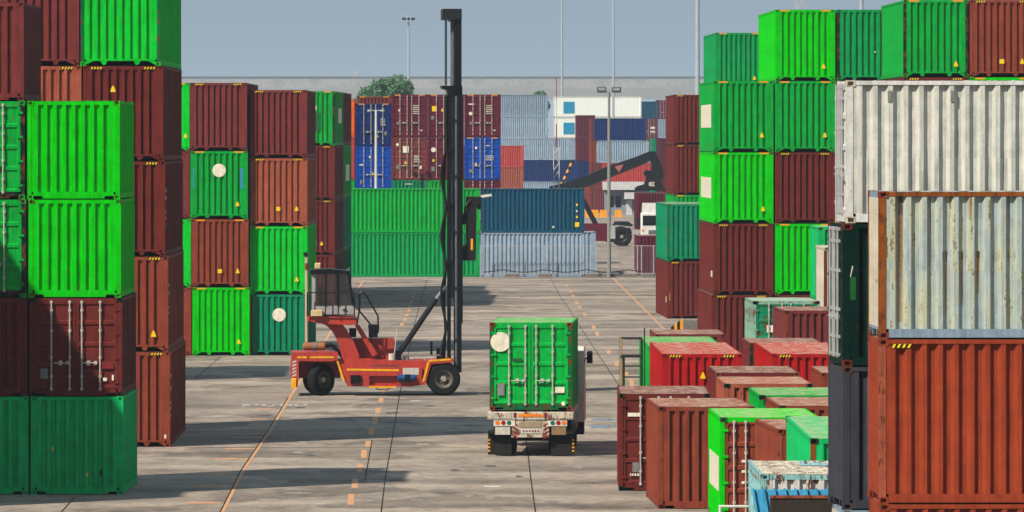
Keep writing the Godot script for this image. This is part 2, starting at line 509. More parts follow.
	for m in opts.get("marks", []): mark(o, m, h, kind)
	for m in opts.get("side_marks", []):              # on the +x side: [what, distance from the end, height, width, height, colour]
		var q: MeshInstance3D
		if m[0] == "hazard": q = part("hazard_mark", cached("hazard", hazard_mesh), null, o)
		elif m[0] == "tick": q = part("chalk_tick", prism([Vector2(0, 0.06), Vector2(0.02, 0.03), Vector2(0.05, 0.0), Vector2(0.14, 0.42), Vector2(0.12, 0.42), Vector2(0.05, 0.06), Vector2(0.02, 0.08)], 0, 0.004), flat("print_white", Color(0.84, 0.82, 0.74), 0.7), o)
		else:
			var cc: Dictionary = {"white": Color(0.84, 0.82, 0.74), "grey": Color(0.45, 0.45, 0.43), "yellow": Color(0.80, 0.66, 0.02), "green": Color(0.02, 0.33, 0.12), "cyan": Color(0.02, 0.50, 0.66), "brown": Color(0.25, 0.13, 0.08)}
			q = part(m[0], boxm(Vector3.ZERO, Vector3(m[3], m[4], m[6] if m.size() > 6 else 0.005)), flat("print_" + m[5], cc[m[5]], 0.7), o)
		q.rotation.y = PI / 2
		q.position = Vector3(hw - 0.008, m[2], -m[1])
	if opts.has("side_label"):                        # painted panel on a long side: [side, z, y, length, height, paint]
		var q: Array = opts.side_label
		var x: float = q[0] * (hw - 0.006)
		part("marking_panel", boxm(Vector3(x, q[2], q[1]), Vector3(x + q[0] * 0.004, q[2] + q[4], q[1] - q[3])), flat("print_" + q[5], Color(0.84, 0.82, 0.74) if q[5] == "white" else Color(0.05, 0.05, 0.05), 0.7), o)
	return o
func mark(o: Node3D, m: Variant, h: float, kind: String) -> void:
	var hw := W / 2
	var z := -0.008 if kind == "end" else 0.0
	var yellow := flat("print_yellow", Color(0.80, 0.66, 0.02), 0.6, 0, false)
	var white := flat("print_white", Color(0.84, 0.82, 0.74), 0.7)
	match m if m is String else m[0]:
		"hazard":
			for x in [-hw + 0.22, hw - 0.60]:
				part("hazard_mark", cached("hazard", hazard_mesh), null, o).position = Vector3(x, h - 0.105, -0.019)
		"hazard_right": part("hazard_mark", cached("hazard", hazard_mesh), null, o).position = Vector3(hw - 0.62, h - 0.105, -0.019)
		"hazard_left": part("hazard_mark", cached("hazard", hazard_mesh), null, o).position = Vector3(-hw + 0.20, h - 0.105, -0.019)
		"bars":
			for x in [-hw + 0.20, hw - 0.58]:
				part("yellow_bar", cached("bar", func(): return boxm(Vector3(0, 0, 0), Vector3(0.38, 0.055, 0.004))), flat("print_amber", Color(0.80, 0.50, 0.03), 0.6, 0, false), o).position = Vector3(x, h - 0.072, -0.019)
		"triangle": part("warning_sticker", cached("warn", warning_mesh), yellow, o).position = Vector3(m[1], m[2], z)
		"square": part("yellow_sticker", cached("sq", func(): return boxm(Vector3(-0.09, 0, 0), Vector3(0.09, 0.17, 0.004))), yellow, o).position = Vector3(m[1], m[2], z)
		"dot":
			part("white_disc", cached("dot%s" % m[3], func():
				var st := start()
				disc(st, Vector3.ZERO, Vector3.RIGHT, Vector3.UP, m[3], 28)
				return done(st)), white, o).position = Vector3(m[1], m[2], z + 0.004)
		"plate":      # plate / sticker: x, y, w, h, colour name
			var cc: Dictionary = {"white": Color(0.84, 0.82, 0.74), "grey": Color(0.45, 0.45, 0.43), "yellow": Color(0.80, 0.66, 0.02), "blue": Color(0.15, 0.5, 0.62), "red": Color(0.45, 0.08, 0.07), "dark": Color(0.05, 0.05, 0.05), "green": Color(0.02, 0.33, 0.12), "cyan": Color(0.02, 0.50, 0.66)}
			part("sticker", boxm(Vector3(m[1], m[2], 0), Vector3(m[1] + m[3], m[2] + m[4], 0.005)), flat("print_" + m[5], cc[m[5]], 0.7), o).position = Vector3(0, 0, z)
		"lines":      # short rows of lettering too small to read: x, y, width, rows
			var st := start()
			var rng := RandomNumberGenerator.new()
			rng.seed = int(m[1] * 1000) + int(m[2] * 77)
			for r in m[4]:
				var x: float = m[1]
				while x < m[1] + m[3] * rng.randf_range(0.7, 1.0):
					var k := rng.randf_range(0.03, 0.06)
					box(st, Vector3(x, m[2] - r * 0.13, 0), Vector3(x + k, m[2] - r * 0.13 + 0.065, 0.005))
					x += k + 0.025
			part("lettering", done(st), white, o).position = Vector3(0, 0, z)

func stack(px: float, d: float, turn: float, tiers: Array, base := -1.0) -> void:   # px: left edge of the end in view, at distance d; a tier is [label, paint, kind, length, height, opts]
	var y := rise(d) if base < 0 else base
	for t in tiers:
		var op: Dictionary = t[5] if t.size() > 5 else {}
		var o := container(t[0], t[1], t[2], t[3], t[4], Vector3(xat(px, d) + op.get("dx", 0.0), y, -d), 0.0, op)
		var a := deg_to_rad(turn + op.get("turn", 0.0))
		o.rotation.y = a
		o.position += Vector3(W / 2, 0, 0).rotated(Vector3.UP, a)
		y += t[4] + 0.004
func side_stack(px: float, d: float, turn: float, tiers: Array, right_end := false, base := -1.0) -> void:  # long side towards the viewer; px: left (or right) end of that side
	var y := rise(d) if base < 0 else base
	for t in tiers:
		var op: Dictionary = t[5] if t.size() > 5 else {}
		var x: float = xat(px + op.get("px", 0.0), d) + op.get("dx", 0.0)
		if right_end: x -= t[3]
		var o := container(t[0], t[1], t[2], t[3], t[4], Vector3.ZERO, 0.0, op)
		var a := deg_to_rad(-90.0 + turn + op.get("turn", 0.0))
		o.rotation.y = a
		o.position = Vector3(x, y, -d) - Vector3(W / 2, 0, 0).rotated(Vector3.UP, a)
		y += t[4] + 0.004

# ---------------------------------------------------------------- the stacks
func left_stacks() -> void:
	var d := ground_depth(494.7)
	var step := -0.03
	stack(30.7, d, -0.9, [
		["shaded green container on the ground under the maroon doors with silver lock rods", "jade", "end", L20, STD, {"wear": 0.2, "marks": [["plate", 0.25, 0.48, 0.05, 0.10, "yellow"], ["plate", 0.60, 0.52, 0.06, 0.13, "dark"], ["plate", -0.66, 1.15, 0.04, 0.12, "yellow"], ["plate", -1.18, 0.6, 0.05, 0.1, "dark"]]}],
		["maroon container with silver lock rods and a red repainted patch, between green containers", "maroon", "door", L20, STD, {"dx": step, "cast": "bottle", "marks": [["plate", -0.93, 0.46, 0.19, 0.27, "grey"], ["plate", 0.68, 0.72, 0.32, 0.20, "red"], ["plate", 0.72, 0.40, 0.10, 0.09, "white"], ["plate", 0.95, 0.42, 0.05, 0.14, "white"]]}],
		["vivid green container resting directly on the maroon container with silver lock rods", "vivid", "end", L20, STD, {"dx": 2 * step, "turn": 0.1, "wear": 0.1}],
		["vivid green container crowning the four-high stack that holds the maroon doors", "vivid", "end", L20, STD, {"dx": 3 * step}]])
	stack(30.7 - 2.50 * 37.96, d, -0.9, [
		["shaded plain green container on the ground beside the one under the maroon doors", "jade", "end", L20, STD, {"wear": 0.2}],
		["dull brown container wedged between a plain green one below and green doors above", "maroon", "end", L20, STD, {"dx": step}],
		["green container with white lock rods crossed by a diagonal shadow edge", "green", "door", L20, STD, {"dx": 2 * step, "post": "bottle"}],
		["green container with white lock rods carrying the scuffed brown one on top", "green", "door", L20, STD, {"dx": 3 * step, "post": "bottle"}],
		["scuffed brown container with scraped corner post, topping the stack of green doors", "wine", "end", L20, STD, {"dx": 4 * step, "post": "wine"}]])
	# stands left of the view and throws the diagonal shade on the green and maroon stack
	var far := [["green", "of green paint"], ["maroon", "of maroon paint"], ["green", "with faded green paint"], ["brown", "with brown paint"], ["green", "with a dusty green roof"]]
	var tiers := []
	for i in 5: tiers.append(["container %s, tier %d of the tall stack shading the maroon doors" % [far[i][1], i + 1], far[i][0], "end", L20, STD])
	stack(VX + (-16.5 - W) / 174.0 * FOCAL, 174.0, 0.0, tiers)
	tiers = []
	for i in 5: tiers.append(["container %s, tier %d hidden behind the brown five-high stack" % [far[i][1], i + 1], far[i][0], "end", L40, HC])
	stack(VX + (-17.0 - W) / 262.5 * FOCAL, 262.5, 0.0, tiers)
	# five-high brown stack
	d = ground_depth(447)
	stack(90.0, d, 0.0, [
		["rust brown container standing on the ground at the foot of the brown five-high stack", "brown", "end", L40, HC, {"marks": ["hazard", ["plate", 1.04, 0.26, 0.06, 0.12, "white"]], "side_marks": [["code_mark", 0.5, 2.1, 0.35, 0.10, "white"], ["code_mark", 0.5, 1.7, 0.35, 0.12, "white"], ["code_mark", 0.5, 1.3, 0.3, 0.08, "white"], ["code_mark", 0.5, 1.12, 0.3, 0.08, "white"], ["code_mark", 0.5, 0.85, 0.35, 0.14, "grey"]]}],
		["rust brown container with yellow warning triangle, second tier of the brown five-high stack", "brown", "end", L40, HC, {"dx": -0.06, "side_marks": [["code_mark", 0.5, 1.95, 0.35, 0.10, "white"], ["code_mark", 0.5, 1.7, 0.35, 0.12, "white"], ["code_mark", 0.5, 1.3, 0.3, 0.08, "white"], ["code_mark", 0.5, 1.12, 0.3, 0.08, "white"], ["code_mark", 0.5, 0.85, 0.35, 0.14, "grey"]], "marks": ["hazard", ["triangle", 0.77, 0.45]]}],
		["dark maroon container in the middle of the brown five-high stack", "maroon", "end", L40, HC, {"dx": -0.15, "side_marks": [["code_mark", 0.5, 1.95, 0.35, 0.10, "white"], ["code_mark", 0.5, 1.7, 0.35, 0.12, "white"], ["code_mark", 0.5, 1.3, 0.3, 0.08, "white"], ["code_mark", 0.5, 1.12, 0.3, 0.08, "white"], ["code_mark", 0.5, 0.85, 0.35, 0.14, "grey"]], "turn": -0.3, "marks": ["hazard"]}],
		["dark maroon container with yellow triangle, directly under the scratched green top one", "maroon", "end", L40, HC, {"dx": -0.21, "turn": -0.4, "marks": ["hazard", ["triangle", -0.31, 2.1]]}],
		["scratched vivid green container with rusty edges topping the brown five-high stack", "lime", "end", L40, HC, {"dx": -0.29, "turn": -0.7, "wear": 0.3, "post": "forest"}]])
	stack(90.0 - 2.50 * 32.87, d, 0.0, [
		["clay brown container on the ground, hidden beside the brown five-high stack", "clay", "end", L40, HC],
		["wine container on the second tier, hidden beside the brown five-high stack", "wine", "end", L40, HC, {"dx": -0.05}],
		["green container on the third tier, hidden beside the brown five-high stack", "green", "end", L40, HC, {"dx": -0.1}],
		["pale clay brown container just under a wine one, seen above green doors", "clay", "end", L40, HC, {"dx": -0.2, "marks": ["hazard_right"]}],
		["wine red container beside the scratched green one, highest of its stack", "wine", "end", L40, HC, {"dx": -0.27}]])
	# four-high stacks with the white discs
	d = ground_depth(355.5)
	stack(192.3, d, -0.6, [
		["vivid green container on the ground beside the teal one with a white disc", "vivid", "end", L40, HC, {"marks": ["bars", ["triangle", 0.76, 0.5]]}],
		["rusty brown container between vivid green and the green one with white disc", "brown", "end", L40, HC, {"dx": -0.05, "marks": ["bars", ["square", 0.0, 0.6], ["triangle", 0.76, 0.6]]}],
		["green container with white disc and pale patches at both edges, third tier", "green", "end", L40, HC, {"dx": -0.08, "marks": ["bars", ["dot", 0.0, 2.07, 0.285], ["triangle", 0.78, 0.55], ["plate", -1.19, 1.3, 0.14, 0.85, "blue"], ["plate", 0.90, 1.3, 0.14, 0.85, "blue"]]}],
		["wine brown container topping the stack with a white disc on its third tier", "wine", "end", L40, HC, {"dx": -0.11, "marks": ["hazard"]}]])
	stack(192.3 - 2.51 * 23.4, d, -0.6, [
		["brown container at ground level, a narrow sliver left of the vivid green one", "brown", "end", L40, HC, {"dx": 0.02}],
		["lime green container, second tier sliver left of the rusty brown one", "lime", "end", L40, HC],
		["wine container sliver left of the green one with a white disc", "wine", "end", L40, HC, {"dx": -0.05}],
		["lime green container sliver topping the column left of the disc stack", "lime", "end", L40, HC, {"dx": -0.06, "marks": ["bars", ["triangle", 1.05, 0.55]]}]])
	d = d + 0.3
	stack(250.0, d, -0.6, [
		["teal container with a white disc standing on the ground behind the lift truck cab", "teal", "end", L40, STD, {"wear": 0.3, "post": "brown", "marks": [["dot", 0.02, 1.72, 0.285]]}],
		["lime green container resting on the teal one with a white disc", "lime", "end", L40, HC, {"marks": ["bars", ["triangle", 0.77, 0.55]]}],
		["clay brown container with yellow square and triangle, above the lime green one", "clay", "end", L40, HC, {"marks": ["hazard", ["square", -0.02, 0.65], ["triangle", 0.76, 0.65]]}],
		["wine brown container topping the column that stands on the teal disc container", "wine", "end", L40, HC, {"dx": -0.01, "marks": ["hazard"]}]])
	# behind them
	d = 372.0
	stack(334.7 - W * 18.82, d, -1.3, [
		["maroon container on the ground behind the lift truck cab roof", "maroon", "end", L40, HC],
		["maroon container with blue and yellow stickers seen above the lift truck cab", "maroon", "end", L40, HC, {"marks": ["hazard", ["triangle", 0.52, 0.5], ["plate", 0.1, 0.55, 0.15, 0.18, "blue"]]}],
		["maroon container under the green one with a white disc and dark patch", "maroon", "end", L40, HC, {"marks": ["hazard_right"]}],
		["green container with half hidden white disc and a dark repainted patch", "green", "end", L40, HC, {"post": "bottle", "marks": ["bars", ["dot", -0.02, 2.0, 0.28], ["plate", 0.10, 0.75, 0.40, 1.0, "green"]], "side_label": [1, -5.0, 1.2, 4.5, 0.8, "white"]}]])
	stack(334.7 - W * 18.82 + 10.0, 384.9, -1.3, [
		["green container with white lettering panel, lowest of the column behind the maroon stack", "forest", "end", L40, HC, {"side_label": [1, -5.0, 1.0, 4.5, 0.8, "white"]}],
		["teal container, second tier of the column behind the maroon stack", "teal", "end", L40, HC],
		["green container with white side panel, third tier behind the maroon stack", "green", "end", L40, HC, {"side_label": [1, -4.0, 0.9, 5.0, 0.9, "white"]}],
		["maroon container showing only its side, top of the column behind the green disc", "maroon", "end", L40, HC]])

	tiers = []
	for i in 4: tiers.append(["container %s, tier %d hidden behind the maroon stack by the cab" % [far[i][1], i + 1], far[i][0], "end", L40, HC])
	stack(300.0, 397.7, -0.5, tiers)
	tiers = []
	for i in 4: tiers.append(["container %s, tier %d hidden at the end of the green wall" % [far[i + 1][1], i + 1], far[i + 1][0], "end", L40, HC])
	stack(302.0, 410.5, -0.5, tiers)

func right_stacks() -> void:
	var d := 284.5
	stack(713.4, d, 0.7, [
		["maroon container at the foot of the green and maroon stack, mostly behind low roofs", "maroon", "end", L40, HC, {"dx": -0.08, "marks": ["hazard"]}],
		["maroon container carrying two green ones with white side panels", "maroon", "end", L40, HC, {"marks": ["hazard"], "side_label": [-1, -1.0, 0.7, 1.2, 0.25, "white"]}],
		["vivid green container with white side panel resting on a maroon one", "vivid", "end", L40, HC, {"marks": ["bars", ["triangle", 0.8, 0.5]], "side_label": [-1, -2.0, 1.0, 8.6, 0.85, "white"]}],
		["green container with white side panel topping its stack beside a taller one", "green", "end", L40, HC, {"marks": ["bars", ["triangle", 0.75, 0.6]], "side_label": [-1, -2.0, 1.0, 8.6, 0.95, "white"]}]])
	stack(713.4 + 2.51 * 24.6, d, 0.7, [
		["maroon container on the ground hidden behind the pale mint container", "maroon", "end", L40, HC],
		["vivid green container under a maroon one, its right edge behind a cream box", "vivid", "end", L40, HC, {"marks": ["bars"]}],
		["maroon container sandwiched between vivid green below and green above", "maroon", "end", L40, HC, {"marks": ["hazard"]}],
		["green container with yellow triangle just left of the white container's doors", "green", "end", L40, HC, {"marks": ["bars", ["triangle", 0.8, 0.6]]}],
		["vivid green container standing highest of its stack, broad lit side towards the left", "vivid", "end", L40, HC, {"marks": ["bars", ["triangle", 0.75, 0.5]]}]])
	var hid := ["maroon", "green", "wine", "teal", "maroon"]
	var tiers := []
	for i in 4: tiers.append(["%s container, tier %d hidden behind the white container's doors" % [hid[i], i + 1], hid[i], "end", L40, HC])
	tiers.append(["sea green container highest of its stack, between two brighter green ones", "sea", "end", L40, HC, {"post": "bottle", "marks": [["plate", 0.3, 1.15, 0.06, 0.05, "white"]]}])
	stack(713.4 + 5.02 * 24.6, d, 0.7, tiers)
	d = 262.2
	tiers = []
	for i in 3: tiers.append(["%s container, tier %d hidden deep behind the white container" % [hid[i], i + 1], hid[i], "end", L40, HC])
	tiers.append(["maroon container peeping out between the white container roof and a green one", "maroon", "end", L40, HC, {"marks": ["hazard"]}])
	tiers.append(["deep green container above the white one, flanked by sea green and brown", "green", "end", L40, HC, {"post": "bottle", "marks": ["bars", ["triangle", 0.75, 0.4]]}])
	stack(903.4, d, 0.4, tiers)
	tiers = []
	for i in 3: tiers.append(["%s container, tier %d hidden under the brown one above the white container" % [hid[i + 1], i + 1], hid[i + 1], "end", L40, HC])
	tiers.append(["green container peeping out under the brown one above the white container", "vivid", "end", L40, HC, {"marks": ["bars"]}])
	tiers.append(["brown container with yellow square and triangle, high above the white container", "brown", "end", L40, HC, {"marks": ["hazard", ["square", -0.02, 0.5], ["triangle", 0.74, 0.5]]}])
	stack(903.4 + 2.49 * 26.7, d, 0.4, tiers)
	# cream and spring green boxes behind the mint one
	stack(824.0, 264.0, 0.0, [
		["brown container on the ground carrying the cream one, behind the mint container", "brown", "end", L20, STD],
		["weathered cream container with dark corner, a sliver beside the vivid green one", "cream", "end", L20, STD, {"post": "maroon", "wear": 0.3}]])
	stack(818.0, 275.0, 0.0, [
		["green container on the ground carrying the spring green sliver", "green", "end", L20, HC],
		["spring green container sliver with pale roof, behind the cream one", "spring", "end", L20, HC]])
	# green on maroon by the lane, and the taller stacks behind it
	d = 354.0
	stack(667.3, d, 1.1, [
		["maroon container on the ground by the lane carrying a streaked green one", "maroon", "end", L40, HC, {"marks": ["hazard_left", ["plate", -1.15, 0.9, 0.06, 0.4, "yellow"]], "side_label": [-1, -1.0, 0.8, 0.6, 0.3, "white"]}],
		["streaked green container with rusty post on a maroon one by the lane", "teal", "end", L40, HC, {"wear": 0.3, "post": "forest"}]])
	tiers = []
	for i in 4: tiers.append(["%s container, tier %d hidden behind the green and maroon stack" % [hid[i], i + 1], hid[i], "end", L40, HC])
	tiers.append(["sea green container seen above the roof of a green one with white panel", "sea", "end", L40, HC, {"marks": ["bars", ["triangle", 0.77, 0.5]]}])
	stack(715.4, 356.5, 0.8, tiers)
	stack(673.5, 405.0, 0.4, [
		["wine container on the ground hidden behind the streaked green one", "wine", "end", L40, HC],
		["green container showing a narrow strip over the streaked green one", "green", "end", L40, HC, {"marks": ["bars"]}],
		["maroon container with yellow triangle under another maroon one beside the reach stacker", "maroon", "end", L40, HC, {"marks": ["hazard_left", ["triangle", 0.78, 1.7]]}],
		["maroon container topping the four-high column beside the reach stacker head", "maroon", "end", L40, HC, {"marks": ["hazard_left"]}]])

func front_right() -> void:
	var d := FOCAL / 55.2
	var bars := flat("galvanised", Color(0.63, 0.64, 0.64), 0.45, 0.1)
	side_stack(842.8, d, 0.0, [
		["grey blue container on the ground below the charcoal one", "steel", "door", L40, STD, {"turn": 1.4}],
		["charcoal container with bare side, below the dark bottle green one", "charcoal", "end", L40, STD, {"turn": 3.2}],
		["dark bottle green container with galvanised door rods and white scratches", "bottle", "door", L40, STD, {"turn": 3.2, "rod_mat": bars, "cast": "maroon", "wear": 0.2, "side_marks": [["paint_patch", 0.04, 1.2, 0.2, 0.42, "green"], ["tick", 0.05, 1.4]]}],
		["white container with long corrugated side, above the dark bottle green one", "white", "door", L40, STD, {"turn": 1.4, "px": 3.2, "rod_mat": bars, "cast": "cream", "side_marks": [["vent", 0.76, 2.2, 0.07, 0.2, "grey", 0.018], ["vent", 1.90, 2.2, 0.07, 0.2, "grey", 0.018]], "side_mat": side_white()}]])
	d = FOCAL / 56.9
	side_stack(878.6, d, 0.0, [
		["rusty red container showing only its top edge under the larger rusty red one", "rust", "end", L40, HC, {"turn": 1.0, "wear": 0.3, "post": "rust", "dx": 0.02}],
		["rusty red container with corroded orange post and yellow hazard stripes", "rust", "end", L40, HC, {"turn": 1.0, "wear": 0.3, "post": "clay", "side_marks": [["hazard", 0.22, HC - 0.16], ["sticker", 0.03, 1.7, 0.05, 0.05, "yellow"]]}],
		["weathered pale grey container streaked with rust, on the rusty red one", "steel", "end", L40, STD, {"end": "cream", "turn": 1.0, "wear": 0.3, "post": "ochre", "cast": "brown", "rail": "ochre", "side_mat": side_grey()}]])
func side_texture(seed_: int, marks: Array, stain: float) -> ImageTexture:    # paint with rust runs, laid along the whole side (12 m by 2.4 m)
	var w := 1536
	var h := 320
	var b := noise_bytes(w, h, 0.02, 4, seed_)
	var f := noise_bytes(w, h, 0.12, 2, seed_ + 1)
	var s := noise_bytes(w, 16, 0.06, 3, seed_ + 2)
	var out := PackedByteArray()
	out.resize(w * h * 3)
	var top := PackedFloat32Array()
	top.resize(w)
	for x in w:
		for m in marks:
			var q: float = absf(x / 128.0 - m[0]) / m[3]
			if q < 1.0: top[x] = maxf(top[x], 1.0 - q * q)
	for y in h:
		var yy := y / 128.0
		for x in w:
			var i := y * w + x
			var c := b[i] / 255.0
			var k := f[i] / 255.0
			var r := s[(y / 20) * w + x] / 255.0
			var v := 0.90 + 0.16 * (c - 0.5) + 0.22 * (r - 0.5) + 0.08 * (k - 0.5)
			var rust := stain * smoothstep(0.74, 0.84, 0.62 * r + 0.28 * c + 0.25 * k)
			var ochre := 0.0
			if top[x] > 0.0:
				for m in marks:
					var q: float = absf(x / 128.0 - m[0]) / m[3]
					if q < 1.0 and yy > m[1] and yy < m[2]:
						var along: float = (yy - m[1]) / (m[2] - m[1])
						var edge: float = q * q + 0.6 * (0.5 - k) + 0.35 * along
						rust = maxf(rust, (1.0 - smoothstep(0.35, 0.95, edge)) * (1.0 - 0.45 * along))
						if along > 0.16: ochre = maxf(ochre, 0.8)
			var tan_ := stain * 1.3 * smoothstep(0.50, 0.66, r + 0.12 * (k - 0.5))
			rust = clampf(rust, 0, 1)
			var dark := (0.45 + 0.6 * k) * (1.0 + ochre)
			out[i * 3] = int(clampf(lerpf(lerpf(v, 1.05, tan_), 0.52 * dark, rust), 0, 1) * 255)
			out[i * 3 + 1] = int(clampf(lerpf(lerpf(v * 0.99, 0.93, tan_), 0.30 * dark, rust), 0, 1) * 255)
			out[i * 3 + 2] = int(clampf(lerpf(lerpf(v * 0.96, 0.70, tan_), 0.12 * dark, rust), 0, 1) * 255)
	return ImageTexture.create_from_image(Image.create_from_data(w, h, false, Image.FORMAT_RGB8, out))
func side_paint(c: Color, t: Texture2D, at: Vector3) -> StandardMaterial3D:
	var m := StandardMaterial3D.new()
	m.albedo_color = c
	m.albedo_texture = t
	m.uv1_triplanar = true
	m.uv1_world_triplanar = true
	m.uv1_scale = Vector3(1.0 / 12.0, 1.0 / 2.5, 1.0 / 12.0)
	m.uv1_offset = Vector3(-at.x / 12.0, -at.y / 2.5, 0.31)
	m.roughness = 0.55
	return m
func side_white() -> StandardMaterial3D:
	return side_paint(Color(0.73, 0.735, 0.71), side_texture(61, [], 0.03), Vector3(xat(846, 126.8), 0.06 + 4 * STD, 0))
func side_grey() -> StandardMaterial3D:
	var x0 := xat(878.6, 123.0)
	var m := []
	for q in [[899.0, 0.05, 2.3, 0.09], [945.0, 1.05, 2.2, 0.055], [961.0, 1.05, 2.0, 0.055], [978.0, 1.05, 1.8, 0.045], [929.0, 0.1, 1.3, 0.04], [1008.0, 0.1, 1.2, 0.04], [970.0, 0.02, 0.5, 0.05]]:
		m.append([xat(q[0], 123.0) - x0, q[1], q[2], q[3]])
	return side_paint(Color(0.60, 0.66, 0.67), side_texture(71, m, 0.6), Vector3(x0, 0.06 + 2 * HC + STD + 0.01, 0))

func low_lot() -> void:
	var s := 0.0
	var one := func(label: String, c: String, kind: String, length: float, h: float, px: float, d: float, turn: float, op: Dictionary) -> void:
		stack(px, d, turn, [[label, c, kind, length, h, op]])
	one.call("brown container with bare corrugated end beside the lane, in front of maroon doors", "brown", "end", L20, STD, 658.6, 177.3, 1.4, {"post": "brown", "cast": "maroon"})
	one.call("dark maroon container with doors and a white notice, behind the brown container", "maroon", "door", L20, STD, 618.8, 186.4, -0.9, {"cast": "bottle", "marks": [["plate", -0.98, 1.98, 0.36, 0.10, "white"], ["plate", -0.86, 0.50, 0.18, 0.26, "grey"], ["lines", -0.92, 0.40, 0.3, 1]]})
	one.call("vivid green container with wine doors and a white side panel", "vivid", "door", L20, STD, 720.2, 170.1, 0.7, {"door": "brown", "rods": [0.2, 0.46], "cast": "forest", "door_label": "wine brown door on a green container", "side_label": [-1, -0.8, 0.75, 4.6, 0.85, "white"], "marks": [["lines", 0.22, 1.55, 0.5, 1], ["lines", 0.1, 1.3, 0.4, 1], ["plate", 0.62, 0.55, 0.1, 0.1, "yellow"], ["plate", -0.7, 1.5, 0.25, 0.06, "white"], ["plate", -0.7, 1.25, 0.25, 0.06, "white"], ["plate", -0.7, 0.98, 0.22, 0.06, "white"]]})
	one.call("brown container with a plum roof between wine doors and a spring green container", "brown", "end", L20, STD, 777.4, 162.8, 2.4, {"post": "clay", "wear": 0.2})
	one.call("spring green container with pale roof and rusty corner beside the charcoal container", "spring", "end", L40, HC, 810.7, 149.9, -0.2, {"post": "ochre", "cast": "bottle", "wear": 0.2})
	one.call("chipped aqua container with flaking white and rust roof", "aqua", "end", L20, STD, 761.0, 140.3, 0.0, {"wear": 0.8, "post": "aqua", "roof": "cream", "end": "white"})
	one.call("brown container with pinkish roof in front of a green roofed one", "brown", "end", L20, STD, 779.0, 178.0, 0.7, {"cast": "bottle"})
	one.call("green container with scuffed roof and dark doors behind a pinkish roof", "green", "door", L20, STD, 759.4, 185.2, 0.3, {"door": "forest", "cast": "bottle"})
	one.call("clay brown container with corrugated end, its roof abutting a plum roof", "clay", "end", L20, STD, 724.3, 193.9, 0.1, {"cast": "bottle"})
	one.call("brown container with plum roof behind the clay brown one", "maroon", "end", L20, STD, 715.5, 203.2, 0.1, {"cast": "clay"})
	one.call("bright red container with hazard stripes and triangle beside the access ladder", "red", "end", L40, HC, 661.8, 210.9, 0.1, {"marks": ["hazard", ["triangle", 0.02, 2.15]]})
	one.call("green container showing its pale roof and left side behind the bright red one", "green", "end", L40, STD, 649.0, 227.7, 0.0, {})
	one.call("wine brown container with pinkish roof behind the green roofed one by the ladder", "wine", "end", L20, STD, 655.0, 241.6, 0.1, {})
	one.call("bright red container with triangle in front of a wine roof, beside door rods", "red", "end", L40, HC, 771.7, 210.9, 0.0, {"marks": ["hazard", ["triangle", 0.2, 2.05]]})
	one.call("wine brown container with dark post behind the second bright red one", "wine", "end", L20, STD, 749.6, 231.8, 0.0, {"post": "bottle"})
	one.call("brown container sliver between the second red container and the door rods", "brown", "end", L20, STD, 821.0, 203.0, 0.0, {})
	# two boxes raised on folded flat racks
	for q in [[753.2, 256.4, 0.46], [784.5, 242.0, 0.50]]:
		var d: float = q[1]
		var o := thing("flat_rack", "folded steel flat rack under the %s container" % ("mint" if q[2] < 0.48 else "wine brown raised"), "flat rack", Vector3(xat(q[0], d) + W / 2, rise(d), -d))
		part("deck", boxm(Vector3(-W / 2, 0.2, 0), Vector3(W / 2, q[2] - 0.002, -L20)), paint("brown", 0.8), o)
		for k in [-1, 1]: part("side_beam", boxm(Vector3(k * 1.0, 0.0, 0), Vector3(k * 1.2, 0.198, -L20)), paint("brown", 0.8), o)
	stack(753.2, 256.4, 0.6, [["weathered mint container with pale roof, white notice and dark green door patch", "mint", "door", L20, HC, {"door": "teal", "wear": 0.6, "cast": "bottle", "marks": [["plate", -0.72, 1.75, 0.34, 0.26, "white"], ["plate", -0.85, 1.05, 0.5, 0.2, "green"]]}]], rise(256.4) + 0.46)
	stack(784.5, 242.0, 1.2, [["wine brown container raised beside the mint one, worn pale edge", "wine", "end", L20, HC, {"wear": 0.2, "post": "brown"}]], rise(242.0) + 0.50)

